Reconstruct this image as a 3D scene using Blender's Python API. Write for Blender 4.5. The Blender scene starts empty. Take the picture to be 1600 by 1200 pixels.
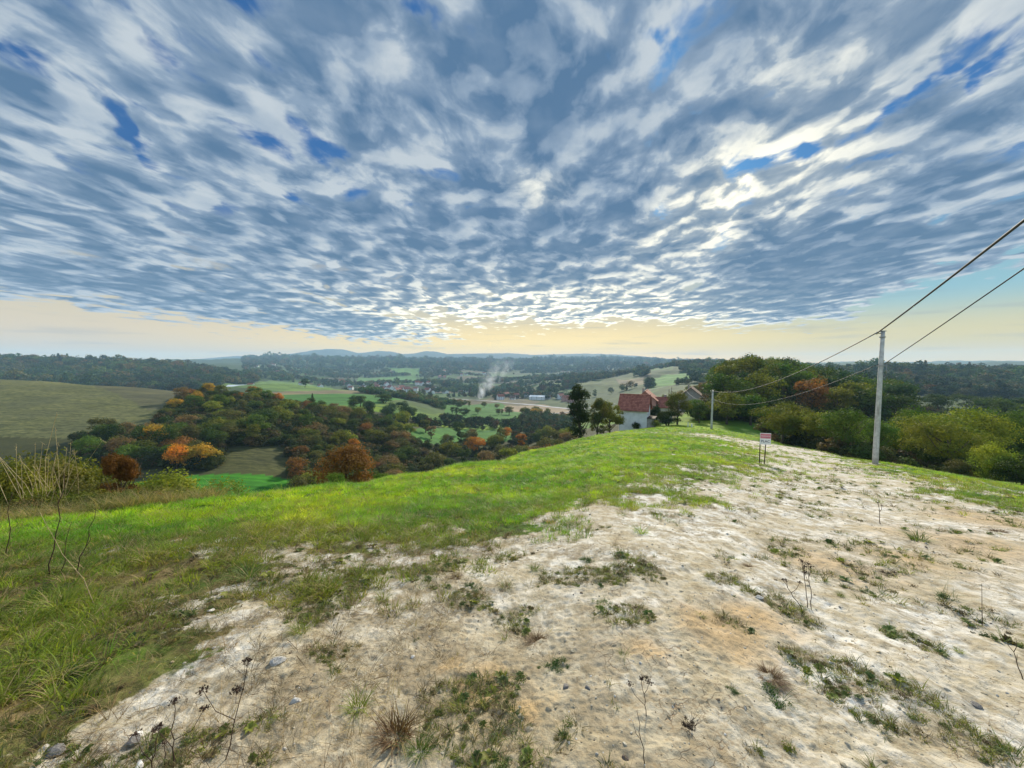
import bpy, math, random, os
import numpy as np
from mathutils import Vector, Matrix

# ------------------------------------------------------------------ camera
scene = bpy.context.scene
FPX, PITCH, EYE = 593.0, math.radians(3.0), 1.6        # focal length in photo pixels, downward pitch, eye height
cam_data = bpy.data.cameras.new('camera')
cam_data.sensor_width = 36.0
cam_data.lens = 36.0 * FPX / 1600.0
cam_data.clip_start = 0.05
cam_data.clip_end = 60000.0
cam = bpy.data.objects.new('camera', cam_data)
scene.collection.objects.link(cam)
cam.location = (0, 0, EYE)
cam.rotation_euler = (math.radians(90) - PITCH, 0, 0)
scene.camera = cam

scene.view_settings.view_transform = 'Standard'
scene.view_settings.look = 'None'
scene.view_settings.gamma = 1.0
scene.view_settings.exposure = 0.60
scene.cycles.use_denoising = True
scene.cycles.max_bounces = 8
scene.cycles.diffuse_bounces = 3
scene.cycles.glossy_bounces = 2
scene.cycles.transmission_bounces = 4
scene.cycles.transparent_max_bounces = 8
scene.cycles.volume_bounces = 1
scene.cycles.caustics_reflective = False
scene.cycles.caustics_refractive = False

def px_dir(px, py):
    """direction (depth 1 along +Y) of a place named by its position in the 1600 x 1200 photograph"""
    a, b = (px - 800) / FPX, (600 - py) / FPX
    d = np.array([a, math.cos(PITCH) + b * math.sin(PITCH), -math.sin(PITCH) + b * math.cos(PITCH)])
    return d / d[1]

def srgb(r, g, b):
    f = lambda c: (c / 255 / 12.92) if c / 255 <= 0.04045 else ((c / 255 + 0.055) / 1.055) ** 2.4
    return (f(r), f(g), f(b))

# ------------------------------------------------------------------ node helper
class NT:
    def __init__(s, tree):
        s.t = tree; s.n = tree.nodes; s.l = tree.links
    def node(s, kind, **kw):
        n = s.n.new(kind)
        for k, v in kw.items(): setattr(n, k, v)
        return n
    def put(s, sock, v):
        if v is None: return
        if isinstance(v, bpy.types.NodeSocket): s.l.new(v, sock)
        elif isinstance(v, (tuple, list)):
            v = tuple(v)
            if len(sock.default_value) == 4 and len(v) == 3: v += (1.0,)
            sock.default_value = v
        else:
            try: sock.default_value = v
            except TypeError: sock.default_value = (v, v, v, 1.0)[:len(sock.default_value)]
    def m(s, op, a, b=None, c=None, clamp=False):
        n = s.node('ShaderNodeMath', operation=op, use_clamp=clamp)
        s.put(n.inputs[0], a); s.put(n.inputs[1], b)
        if c is not None: s.put(n.inputs[2], c)
        return n.outputs[0]
    def vm(s, op, a, b=None, scale=None):
        n = s.node('ShaderNodeVectorMath', operation=op)
        s.put(n.inputs[0], a)
        if b is not None: s.put(n.inputs[1], b)
        if scale is not None: s.put(n.inputs['Scale'], scale)
        return n.outputs['Value'] if op in ('LENGTH', 'DOT_PRODUCT', 'DISTANCE') else n.outputs[0]
    def mr(s, v, a, b, c=0.0, d=1.0, smooth=True):
        n = s.node('ShaderNodeMapRange', interpolation_type='SMOOTHSTEP' if smooth else 'LINEAR')
        s.put(n.inputs[0], v); s.put(n.inputs[1], a); s.put(n.inputs[2], b); s.put(n.inputs[3], c); s.put(n.inputs[4], d)
        return n.outputs[0]
    def mix(s, f, a, b, mode='MIX', clamp=False):
        n = s.node('ShaderNodeMix', data_type='RGBA', blend_type=mode, clamp_factor=True)
        n.clamp_result = clamp
        s.put(n.inputs[0], f); s.put(n.inputs[6], a); s.put(n.inputs[7], b)
        return n.outputs[2]
    def noise(s, vec, scale, detail=2.0, rough=0.5, dist=0.0, dim='3D', color=False, lac=2.0):
        n = s.node('ShaderNodeTexNoise', noise_dimensions=dim)
        s.put(n.inputs['Vector'], vec); s.put(n.inputs['Scale'], scale); s.put(n.inputs['Detail'], detail)
        s.put(n.inputs['Roughness'], rough); s.put(n.inputs['Distortion'], dist); s.put(n.inputs['Lacunarity'], lac)
        return n.outputs['Color' if color else 'Fac']
    def voro(s, vec, scale, feature='F1', rnd=1.0, out='Distance'):
        n = s.node('ShaderNodeTexVoronoi', feature=feature)
        s.put(n.inputs['Vector'], vec); s.put(n.inputs['Scale'], scale); s.put(n.inputs['Randomness'], rnd)
        return n.outputs[out]
    def comb(s, x, y, z=0.0):
        n = s.node('ShaderNodeCombineXYZ'); s.put(n.inputs[0], x); s.put(n.inputs[1], y); s.put(n.inputs[2], z)
        return n.outputs[0]
    def sep(s, v):
        n = s.node('ShaderNodeSeparateXYZ'); s.put(n.inputs[0], v); return n.outputs
    def ramp(s, f, stops, interp='LINEAR'):
        n = s.node('ShaderNodeValToRGB'); s.put(n.inputs[0], f)
        r = n.color_ramp; r.interpolation = interp
        while len(r.elements) < len(stops): r.elements.new(0.5)
        for e, (p, c) in zip(r.elements, stops):
            e.position = p; e.color = tuple(c) + (1.0,) if len(c) == 3 else c
        return n.outputs[0]
    def attr(s, name, kind='GEOMETRY'):
        n = s.node('ShaderNodeAttribute', attribute_name=name, attribute_type=kind); return n

# ------------------------------------------------------------------ light
SUN_AZ, SUN_EL = math.radians(20.0), math.radians(27.0)     # azimuth from +Y towards +X
sun_data = bpy.data.lights.new('sun', 'SUN')
sun_data.energy = 5.0
sun_data.angle = math.radians(5.0)                         # veiled by cloud
sun_data.color = (1.0, 0.90, 0.72)
sun = bpy.data.objects.new('sun', sun_data)
scene.collection.objects.link(sun)
_sd = Vector((math.sin(SUN_AZ) * math.cos(SUN_EL), math.cos(SUN_AZ) * math.cos(SUN_EL), math.sin(SUN_EL)))
sun.rotation_euler = _sd.to_track_quat('Z', 'Y').to_euler()

# ------------------------------------------------------------------ sky
SKY_STRENGTH = 0.1
world = bpy.data.worlds.new('World')
scene.world = world
world.use_nodes = True
def build_sky():
    w = NT(world.node_tree)
    for n in list(w.n): w.n.remove(n)
    K = 0.665 / SKY_STRENGTH
    kc = lambda r, g, b, m=1.0: tuple(c * K * m for c in srgb(r, g, b))
    d = w.node('ShaderNodeTexCoord').outputs['Generated']
    d = w.vm('NORMALIZE', d)
    x, y, z = w.sep(d)
    el = w.m('ARCSINE', z)
    az = w.m('ARCTAN2', x, y)
    ae = w.comb(az, el)
    aw = w.vm('ADD', ae, w.vm('SCALE', w.vm('SUBTRACT', w.noise(ae, 6.0, 4, 0.6, color=True), (0.5, 0.5, 0.5)), scale=0.20))
    awh = w.vm('ADD', ae, w.vm('SCALE', w.vm('SUBTRACT', w.noise(ae, 12.0, 3, 0.6, color=True), (0.5, 0.5, 0.5)), scale=0.04))
    def blob(px, py, hw, hh, ang):
        """soft ellipse in azimuth / elevation; half sizes in photo pixels, ang degrees anticlockwise"""
        q = px_dir(px, py)
        a0 = math.atan2(q[0], q[1]); e0 = math.asin(q[2] / np.linalg.norm(q))
        q2 = px_dir(px + hw, py); hx = abs(math.atan2(q2[0], q2[1]) - a0)
        q3 = px_dir(px, py - hh); hy = abs(math.asin(q3[2] / np.linalg.norm(q3)) - e0)
        mp = w.node('ShaderNodeMapping', vector_type='TEXTURE')
        w.put(mp.inputs[0], aw if py < 450 else awh)
        mp.inputs['Location'].default_value = (a0, e0, 0)
        mp.inputs['Rotation'].default_value = (0, 0, math.radians(ang))
        mp.inputs['Scale'].default_value = (hx, hy, 1)
        r = w.vm('LENGTH', mp.outputs[0])
        return w.mr(r, 1.6, 0.0, 0.0, 1.0)
    def acc(items):
        s = None
        for (px, py, hw, hh, ang, wt) in items:
            t = w.m('MULTIPLY', blob(px, py, hw, hh, ang), wt)
            s = t if s is None else w.m('ADD', s, t)
        return s
    # cloud deck: directions projected on a level layer
    zc = w.m('ADD', w.m('MAXIMUM', z, 0.0), 0.055)
    ca, sa = math.cos(math.radians(9)), math.sin(math.radians(9))
    X = w.m('DIVIDE', w.m('SUBTRACT', w.m('MULTIPLY', x, ca), w.m('MULTIPLY', y, sa)), zc)
    Y = w.m('DIVIDE', w.m('ADD', w.m('MULTIPLY', x, sa), w.m('MULTIPLY', y, ca)), zc)
    def deck(off):
        p = w.comb(w.m('ADD', w.m('MULTIPLY', X, 1.0), off[0]), w.m('ADD', w.m('MULTIPLY', Y, 0.66), off[1]))
        wr = w.noise(p, 2.6, 3, 0.5, color=True)
        p = w.vm('ADD', p, w.vm('SCALE', w.vm('SUBTRACT', wr, (0.5, 0.5, 0.5)), scale=0.30))
        n1 = w.noise(p, 1.1, 1, 0.5)
        n2 = w.noise(p, 4.2, 5, 0.52)
        n3 = w.m('SUBTRACT', 1.0, w.voro(p, 6.5, 'SMOOTH_F1'))
        n4 = w.noise(p, 17.0, 4, 0.6)
        n2 = w.m('ADD', n2, w.m('MULTIPLY', w.m('SUBTRACT', n4, 0.5), 0.16))
        s = w.m('ADD', w.m('MULTIPLY', n1, 0.36), w.m('MULTIPLY', n2, 0.85))
        return w.m('ADD', s, w.m('MULTIPLY', n3, 0.34))
    base = deck((3.1, 7.7))
    toward = deck((3.1 + 0.03, 7.7 + 0.06))
    bias = acc([
        (1270, 415, 190, 80, 10, .30), (1240, 480, 220, 35, 3, .12), (860, 110, 80, 130, 0, .16), (900, 310, 170, 110, 10, .14),
        (330, 480, 420, 40, -7, .22), (560, 503, 110, 18, -6, .25), (1520, 410, 130, 60, 15, .12), (700, 400, 260, 60, -5, .10),
        (1110, 110, 120, 80, 0, .08), (480, 330, 140, 60, -20, .10), (1000, 480, 260, 30, 2, .12), (120, 330, 120, 60, -20, .08),
        (275, 85, 42, 26, -50, -.085), (240, 238, 62, 16, -25, -.085), (190, 195, 40, 16, -40, -.09), (20, 60, 50, 30, 0, -.08),
        (1510, 122, 75, 9, 22, -.085), (1375, 182, 60, 12, 12, -.085), (1015, 45, 40, 20, 45, -.10), (1130, 185, 60, 16, -10, -.09),
        (655, 3, 34, 16, 0, -.085), (1500, 480, 170, 62, 0, -.42), (405, 110, 50, 25, -30, -.12),
        (410, 220, 50, 22, -20, -.12), (1250, 235, 70, 18, 20, -.18), (560, 505, 900, 8, 0, -.0)])
    dens = w.m('ADD', w.m('SUBTRACT', base, 0.825), bias)           # about -0.3 .. 0.3
    relief = w.m('SUBTRACT', base, toward)
    # far edge of the deck
    edge = w.m('ADD', el, w.m('MULTIPLY', w.m('SUBTRACT', w.noise(w.vm('MULTIPLY', ae, (1, 3.5, 1)), 4.5, 4, 0.6), 0.5), 0.06))
    edge = w.m('ADD', edge, acc([(1560, 500, 220, 60, 0, -.09), (30, 520, 260, 40, -5, -.035), (620, 530, 120, 22, 0, .025), (960, 530, 260, 26, 0, -.016), (180, 500, 160, 30, -5, -.012)]))
    dens = w.m('ADD', dens, w.mr(edge, 0.045, 0.155, -0.46, 0.0, False))
    thin = w.mr(dens, -0.235, -0.10)            # cover
    thick = w.mr(w.m('SUBTRACT', dens, w.m('MULTIPLY', relief, 0.9)), -0.20, 0.20, smooth=False)
    # glow round the veiled sun
    sd = tuple(_sd)
    dots = w.vm('DOT_PRODUCT', d, sd)
    near = w.mr(dots, 0.55, 1.0)
    glow = acc([(850, 500, 340, 48, 0, 1.0), (880, 470, 420, 80, 0, .35), (1130, 330, 190, 80, 15, .5), (1230, 200, 320, 140, 20, .3), (840, 290, 60, 40, 0, .3)])
    glow = w.m('MINIMUM', glow, 1.0)
    lit = w.mix(glow, kc(196, 206, 214), kc(255, 246, 218, 1.7))
    dark = w.mix(glow, kc(84, 118, 154), kc(106, 136, 164))
    low = w.mr(el, 0.5, 0.1)
    dark = w.mix(w.m('MULTIPLY', low, 0.5), dark, kc(92, 122, 148))
    side = w.mr(relief, -0.10, 0.12)
    tone = w.m('SUBTRACT', w.m('ADD', thick, w.m('MULTIPLY', side, -0.50)), -0.27, clamp=True)
    midc = w.mix(glow, kc(148, 168, 190), kc(200, 206, 204))
    soft = w.noise(w.comb(w.m('ADD', X, 4.0), w.m('MULTIPLY', Y, 0.7)), 5.0, 4, 0.5)
    tone = w.m('ADD', tone, w.m('MULTIPLY', w.m('SUBTRACT', soft, 0.5), 1.1))
    tone = w.m('SUBTRACT', tone, w.m('MULTIPLY', glow, 0.16))
    cloud = w.mix(w.mr(tone, -0.05, 0.42, smooth=False), lit, midc)
    cloud = w.mix(w.mr(tone, 0.35, 1.05, smooth=False), cloud, dark)
    # clear air: Nishita plus the colour seen low over the hills
    sky = w.node('ShaderNodeTexSky', sky_type='NISHITA', sun_disc=False, sun_elevation=SUN_EL, sun_rotation=SUN_AZ, altitude=200)
    sky.air_density = 1.3; sky.dust_density = 1.2; sky.ozone_density = 2.5
    clear = w.mix(1.0, sky.outputs[0], (0.11, 0.31, 0.56, 1), 'MULTIPLY')
    hz = w.mix(w.mr(az, -0.95, 0.05), kc(226, 200, 158, 1.15), kc(255, 218, 118, 1.5))
    hz = w.mix(w.mr(az, 0.15, 0.9), hz, kc(244, 216, 120, 1.05))
    hz2 = w.mix(w.mr(az, 0.3, 0.8), kc(215, 205, 175), kc(150, 196, 205))
    hz = w.mix(w.mr(el, 0.035, 0.14), hz, hz2)
    clear = w.mix(0.6, clear, kc(44, 98, 160))
    hz = w.mix(w.mr(el, 0.045, 0.0, 0, 1), hz, w.mix(1.0, hz, w.mix(w.mr(az, -0.8, -0.1), (1.15, 1.05, 0.85, 1), (1.7, 1.32, 0.75, 1)), 'MULTIPLY'))
    clear = w.mix(w.mr(el, 0.36, 0.10), clear, hz)
    wisp = w.noise(w.vm('MULTIPLY', ae, (5.0, 60.0, 1.0)), 1.0, 4, 0.55)
    clear = w.mix(w.m('MULTIPLY', w.mr(wisp, 0.52, 0.72), w.mr(el, 0.25, 0.08, 0, 0.7)), clear, w.mix(0.5, hz, kc(150, 155, 160)))
    col = w.mix(thin, clear, cloud)
    # unseen sky behind and above the camera, brightened as added fill for the ground
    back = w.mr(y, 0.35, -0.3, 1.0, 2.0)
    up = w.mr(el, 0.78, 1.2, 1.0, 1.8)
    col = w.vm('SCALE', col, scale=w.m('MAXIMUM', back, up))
    bg = w.node('ShaderNodeBackground')
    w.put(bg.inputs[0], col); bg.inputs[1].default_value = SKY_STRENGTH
    out = w.node('ShaderNodeOutputWorld')
    w.l.new(bg.outputs[0], out.inputs[0])
build_sky()
world.cycles.sampling_method = 'MANUAL'
world.cycles.sample_map_resolution = 512

# ------------------------------------------------------------------ numeric helpers
rng = np.random.default_rng(11)
random.seed(11)
_perm = np.random.default_rng(5).random((256, 256))
def vnoise(x, y):
    xi = np.floor(x).astype(np.int64); yi = np.floor(y).astype(np.int64)
    fx = x - xi; fy = y - yi
    fx = fx * fx * (3 - 2 * fx); fy = fy * fy * (3 - 2 * fy)
    g = lambda a, b: _perm[a & 255, b & 255]
    return (g(xi, yi) * (1 - fx) + g(xi + 1, yi) * fx) * (1 - fy) + (g(xi, yi + 1) * (1 - fx) + g(xi + 1, yi + 1) * fx) * fy - 0.5
def fbm(x, y, octaves=4, gain=0.5):
    s = 0; a = 1.0; t = 0
    for i in range(octaves):
        s = s + a * vnoise(x * 2.0 ** i + 17.3 * i, y * 2.0 ** i - 9.1 * i); t += a; a *= gain
    return s / t * 2
def sstep(a, b, v):
    t = np.clip((v - a) / (b - a), 0, 1); return t * t * (3 - 2 * t)

# ------------------------------------------------------------------ lie of the land
# per azimuth (named by its column in the photo): depth in metres and ('p', photo row seen there) or plain height
def zz(D, py): return EYE + px_dir(800, py)[2] * D
LAND = {
 -300: [(5.5, ('p', 822)), (10, -4.2), (40, -18), (75, -24), (110, -23), (230, -6), (300, -14), (450, -28), (650, -22), (850, 12), (1000, 14), (1500, 0), (3000, 15), (6000, 20)],
 0:   [(7, ('p', 802)), (12, -4.5), (40, -18), (75, -24.5), (100, -24.5), (116, -22.5), (160, -14.5), (205, -7.9), (235, -6.7), (260, -8), (330, -18), (450, -30), (600, -27), (760, -8), (880, 9), (1000, 8), (1500, 0), (3000, 15), (6000, 20)],
 150: [(7.3, ('p', 795)), (13, -4.7), (44, -19), (75, -25), (98, -25.5), (118, -22.5), (160, -16.4), (205, -10.7), (225, -9.8), (250, -12), (320, -22), (450, -31), (600, -28), (760, -10), (880, 5), (1000, 6), (1500, 0), (3000, 15), (6000, 20)],
 290: [(8, ('p', 780)), (14, -4.8), (45, -20), (74, -26.3), (98, -26.3), (115, -23), (160, -18.5), (195, -14.2), (215, -14), (240, -17), (320, -27), (450, -31), (600, -33), (740, -20), (860, -2), (960, 2), (1500, 0), (3000, 15), (6000, 20)],
 400: [(9, ('p', 767)), (15, -5), (46, -20), (74, -26.5), (96, -26.5), (116, -23.5), (150, -20), (185, -17.5), (225, -18), (290, -28), (380, -25), (450, -20.5), (500, -20.5), (600, -36), (760, -40), (950, -28), (1200, -14), (1500, -10), (3000, 20), (6000, 20)],
 500: [(11, ('p', 751)), (18, -6.2), (50, -22), (76, -29), (98, -30), (130, -27), (165, -24), (200, -24), (235, -26), (300, -30), (400, -27), (460, -24), (520, -28), (640, -52), (750, -60), (1100, -60), (1500, -50), (1900, -24), (2500, 8), (3000, 30), (4000, 0), (6000, 20)],
 600: [(15, ('p', 736)), (22, -8), (50, -22), (90, -34), (120, -36), (160, -33), (200, -30), (250, -28.5), (330, -29), (400, -30), (440, -33), (600, -55), (750, -60), (1100, -60), (1300, -56), (1500, -50), (1800, -30), (2500, 10), (3100, 36), (4000, 0), (6000, 20)],
 700: [(20, ('p', 719)), (29, -10), (60, -26), (110, -39), (180, -43), (230, -44), (320, -45.5), (400, -47), (480, -49), (600, -57), (800, -60), (1100, -60), (1500, -54), (2000, -10), (2500, 18), (3100, 42), (4200, 0), (6000, 20)],
 800: [(30, ('p', 704)), (42, -13), (80, -26), (140, -38), (230, -44), (340, -47), (430, -52), (520, -59), (700, -60), (1100, -60), (1500, -55), (2200, -20), (3000, 28), (3600, 44), (4500, 10), (6000, 20)],
 880: [(42, ('p', 686)), (58, -13.5), (100, -24), (150, -34), (230, -42), (360, -52), (500, -59), (650, -59), (760, -52), (900, -38), (1050, -40), (1300, -50), (1700, -40), (2400, 0), (3000, 30), (3600, 50), (4500, 10), (6000, 20)],
 940: [(52, ('p', 674)), (68, -12.8), (110, -22), (160, -30), (230, -38), (360, -48), (500, -54), (700, -52), (900, -34), (1050, -35), (1300, -44), (1800, -30), (2500, 10), (3600, 50), (4500, 10), (6000, 20)],
 1000:[(60, ('p', 668)), (80, -11.6), (100, -14.5), (130, -20), (200, -33), (320, -36), (500, -36), (700, -32), (900, -27), (1200, -26), (1600, -12), (2500, 10), (3600, 40), (4500, 10), (6000, 20)],
 1060:[(70, ('p', 668)), (85, -11.8), (105, -13), (135, -15), (200, -23), (320, -25), (500, -23), (650, -17.5), (800, -10), (1000, -4), (1300, -2), (2500, 5), (4000, 10), (6000, 20)],
 1120:[(74, ('p', 670)), (86, -11.6), (105, -11.5), (130, -10), (160, -8), (220, -12), (320, -18), (500, -18), (650, -14), (800, -9), (1000, -3), (1300, -2), (2500, 5), (4000, 10), (6000, 20)],
 1200:[(62, ('p', 686)), (76, -13), (92, -13), (110, -9.5), (135, -5.0), (165, -4), (220, -8), (320, -14), (500, -18), (700, -14), (850, -9), (1000, -7), (1300, -6), (2500, 5), (4000, 10), (6000, 20)],
 1300:[(44, ('p', 702)), (56, -11.5), (80, -14), (105, -14), (135, -11.5), (170, -12.5), (220, -16), (320, -20), (450, -22), (600, -18), (800, -10), (900, -9), (1300, -8), (2500, 5), (4000, 10), (6000, 20)],
 1400:[(28, ('p', 719)), (38, -9.0), (60, -14), (100, -17.5), (135, -15.5), (170, -18), (250, -28), (330, -28), (500, -20), (700, -13), (800, -11), (900, -12), (1300, -10), (2500, 5), (4000, 10), (6000, 20)],
 1500:[(22, ('p', 735)), (30, -7.6), (48, -12.5), (80, -18), (150, -23), (250, -30), (330, -29), (480, -21), (640, -14), (760, -11), (900, -13), (1300, -10), (2500, 5), (4000, 10), (6000, 20)],
 1600:[(17, ('p', 752)), (24, -6.6), (42, -11.5), (80, -18), (150, -23), (250, -30), (330, -29), (480, -21), (640, -14), (760, -11), (900, -13), (1300, -10), (2500, 5), (4000, 10), (6000, 20)],
 1900:[(13, ('p', 790)), (20, -6.6), (42, -11.5), (80, -18), (150, -23), (250, -30), (330, -29), (480, -21), (640, -14), (760, -11), (900, -13), (1300, -10), (2500, 5), (4000, 10), (6000, 20)],
}
_LD = np.exp(np.linspace(math.log(0.3), math.log(12000.0), 700))
_cols = sorted(LAND)
_th = np.array([math.atan((c - 800) / FPX) for c in _cols])
_rows = []
for c in _cols:
    pts = [(D, zz(D, v[1]) if isinstance(v, tuple) else v) for D, v in LAND[c]]
    D0, z0 = pts[0]
    xs = [0.0] + [p[0] for p in pts] + [12000.0]; ys = [0.0] + [p[1] for p in pts] + [30.0]
    _rows.append(np.interp(_LD, xs, ys))
_rows = np.array(_rows)
_TH = np.radians(np.arange(-66, 66.01, 0.25))
_TAB = np.empty((len(_TH), len(_LD)))
for j in range(len(_LD)):
    _TAB[:, j] = np.interp(_TH, _th, _rows[:, j])
def _smooth(t, k, axis):
    w = np.exp(-0.5 * (np.arange(-3 * k, 3 * k + 1) / k) ** 2); w /= w.sum()
    p = np.concatenate([np.repeat(np.take(t, [0], axis), 3 * k, axis), t, np.repeat(np.take(t, [-1], axis), 3 * k, axis)], axis)
    return np.apply_along_axis(lambda v: np.convolve(v, w, 'valid'), axis, p)
_TAB = _smooth(_smooth(_TAB, 5, 1), 9, 0)
_lr0, _lr1 = math.log(0.3), math.log(12000.0)
def land(x, y):
    x = np.asarray(x, float); y = np.asarray(y, float)
    th = np.arctan2(x, y); lim = math.radians(65.9)
    thc = np.clip(th, -lim, lim)
    r = np.hypot(x, y) + 1e-6
    D = r * np.cos(thc)
    # behind the camera the two sides of the table run into each other
    back = sstep(math.radians(100), math.radians(180), np.abs(th)) * 0.5
    def tab(tc):
        fi = (tc - _TH[0]) / (_TH[1] - _TH[0]); fi = np.clip(fi, 0, len(_TH) - 1.001)
        fj = np.clip((np.log(D.clip(0.3)) - _lr0) / (_lr1 - _lr0) * (len(_LD) - 1), 0, len(_LD) - 1.001)
        i = fi.astype(int); j = fj.astype(int); a = fi - i; b = fj - j
        v = (_TAB[i, j] * (1 - b) + _TAB[i, j + 1] * b) * (1 - a) + (_TAB[i + 1, j] * (1 - b) + _TAB[i + 1, j + 1] * b) * a
        return v * np.minimum(1.0, D / 0.3)
    z = tab(thc) * (1 - back) + tab(-thc) * back
    # unevenness growing with distance
    z = z + fbm(x / 900, y / 900, 4) * 38 * sstep(1100, 2600, r)
    z = z + fbm(x / 260 + 3, y / 260, 4) * 15 * sstep(450, 900, r) + np.abs(fbm(x / 110, y / 110 + 6, 3)) * -14 * sstep(420, 700, r) * sstep(-50, -25, z)
    z = z + fbm(x / 45, y / 45 + 8, 3) * 1.6 * sstep(95, 260, r)
    z = z + fbm(x / 3.1, y / 3.1, 3) * 0.10 * sstep(1.0, 5, r) * (1 - sstep(250, 400, r))
    return z
def rough(x, y, chalk):
    """small clods and ruts of the near ground"""
    r = np.hypot(x, y)
    near = 1 - sstep(18, 40, r)
    a = fbm(x / 0.42, y / 0.42, 4) * 0.030
    # ruts run away from the camera to the right
    c, s = math.cos(0.85), math.sin(0.85)
    u = x * c - y * s; v = x * s + y * c
    a = a + fbm(u / 0.11, v / 0.45 + 5, 3) * 0.016 * chalk
    a = a + np.abs(fbm(x / 0.09 + 7, y / 0.07, 3)) * -0.016
    b = fbm(x / 0.035, y / 0.035 + 3, 2) * 0.0065
    return (a + b * (1 - sstep(3, 7, r))) * near
def unproj(px, py, lo=0.9, hi=9000.0):
    d = px_dir(px, py); D = np.exp(np.linspace(math.log(lo), math.log(hi), 2500))
    z = land(d[0] * D, D); ray = EYE + d[2] * D
    k = np.nonzero(ray < z)[0]
    if not len(k): return None
    k = k[0]
    if k == 0: return d[0] * lo, lo
    g0 = ray[k - 1] - z[k - 1]; g1 = z[k] - ray[k]; t = g0 / max(g0 + g1, 1e-9)
    Dm = D[k - 1] + (D[k] - D[k - 1]) * t
    return d[0] * Dm, Dm
def poly_world(pts, lo=0.9):
    o = []
    for p in pts:
        q = unproj(p[0], p[1], lo)
        if q is not None: o.append(q)
    return np.array(o)
def inside(poly, x, y):
    r = np.zeros(np.shape(x), bool); n = len(poly)
    for i in range(n):
        x0, y0 = poly[i]; x1, y1 = poly[(i + 1) % n]
        if y0 == y1: continue
        c = ((y0 > y) != (y1 > y)) & (x < (x1 - x0) * (y - y0) / (y1 - y0) + x0)
        r ^= c
    return r
def seg_dist(poly, x, y):
    d = np.full(np.shape(x), 1e9); n = len(poly)
    for i in range(n):
        x0, y0 = poly[i]; x1, y1 = poly[(i + 1) % n]
        L = (x1 - x0) ** 2 + (y1 - y0) ** 2 + 1e-12
        t = np.clip(((x - x0) * (x1 - x0) + (y - y0) * (y1 - y0)) / L, 0, 1)
        d = np.minimum(d, np.hypot(x - x0 - t * (x1 - x0), y - y0 - t * (y1 - y0)))
    return d

# bare chalky clearing, outlined on the ground
CHALK = poly_world([(-250, 1230), (-60, 1090), (60, 1035), (140, 965), (265, 915), (360, 865), (470, 850), (590, 845), (690, 822), (800, 815), (860, 785), (960, 770), (1040, 742), (1120, 722), (1180, 706),
                    (1130, 694), (1085, 681), (1078, 676), (1110, 679), (1170, 687), (1250, 700), (1330, 714), (1400, 731), (1480, 752), (1560, 778), (1700, 815), (2100, 880)])
CHALK = np.vstack([CHALK, [(9, 2), (9, -6), (-1.5, -6), (-2.4, 0.2)]])
def chalk_mask(x, y):
    d = seg_dist(CHALK, x, y); s = np.where(inside(CHALK, x, y), d, -d)
    r = np.hypot(x, y)
    w = 0.16 + 0.045 * r
    left = sstep(.3, -1.5, x) * (1 - sstep(4.5, 6.5, y)); w = w * (1 + 2.2 * left)
    return np.clip(0.5 + (s / w) * 0.28 + fbm(x / 0.8, y / 0.8, 4) * 0.95 + fbm(x / 3.3 + 4, y / 3.3, 3) * 0.5 + fbm(x / .2, y / .2 + 9, 2) * .25, 0, 1) * (s > -4 * w)

def chalk_soft(x, y):
    d = seg_dist(CHALK, x, y); s = np.where(inside(CHALK, x, y), d, -d); r = np.hypot(x, y)
    left = sstep(.3, -1.5, x) * (1 - sstep(4.5, 6.5, y))
    corner = sstep(.5, -.6, x) * (1 - sstep(2.2, 4.4, y))
    return 0.5 + corner * .17 + s / (0.30 + 0.07 * r + .8 * left) * 0.22 + left * .12 * (1 + 4 * fbm(x / .9, y / .9 + 7, 3)) + fbm(x / .7 + 5, y / .7, 4) * .5 + fbm(x / .18, y / .18, 2) * .25
def mesh_obj(name, verts, faces, mats=(), smooth=False, parent=None, link=True, matidx=None):
    me = bpy.data.meshes.new(name)
    v = np.asarray(verts, np.float32); me.vertices.add(len(v)); me.vertices.foreach_set('co', v.ravel())
    if len(faces) == 0:
        me.update(); nf = 0
    elif isinstance(faces, np.ndarray):
        k = faces.shape[1]; nf = len(faces)
        me.loops.add(nf * k); me.loops.foreach_set('vertex_index', faces.astype(np.int32).ravel())
        me.polygons.add(nf); me.polygons.foreach_set('loop_start', np.arange(0, nf * k, k, dtype=np.int32))
    else:
        ls = np.array([len(f) for f in faces], np.int32); flat = np.array([i for f in faces for i in f], np.int32); nf = len(ls)
        me.loops.add(len(flat)); me.loops.foreach_set('vertex_index', flat)
        me.polygons.add(nf); me.polygons.foreach_set('loop_start', np.concatenate([[0], np.cumsum(ls)[:-1]]).astype(np.int32))
    if matidx is not None: me.polygons.foreach_set('material_index', np.asarray(matidx, np.int32))
    if nf: me.polygons.foreach_set('use_smooth', np.full(nf, smooth))
    me.update(calc_edges=True)
    for m_ in mats: me.materials.append(m_)
    o = bpy.data.objects.new(name, me)
    if link: scene.collection.objects.link(o)
    if parent is not None: o.parent = parent
    return o
def tag(o, label=None, cat=None, group=None, kind=None):
    if label: o['label'] = label
    if cat: o['category'] = cat
    if group: o['group'] = group
    if kind: o['kind'] = kind
    return o
def empty(name, loc, rz=0.0):
    o = bpy.data.objects.new(name, None); scene.collection.objects.link(o)
    o.location = loc; o.rotation_euler = (0, 0, rz); o.empty_display_size = 0.2
    return o
def new_mat(name):
    m = bpy.data.materials.new(name); m.use_nodes = True
    for n in list(m.node_tree.nodes): m.node_tree.nodes.remove(n)
    return m, NT(m.node_tree)
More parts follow.
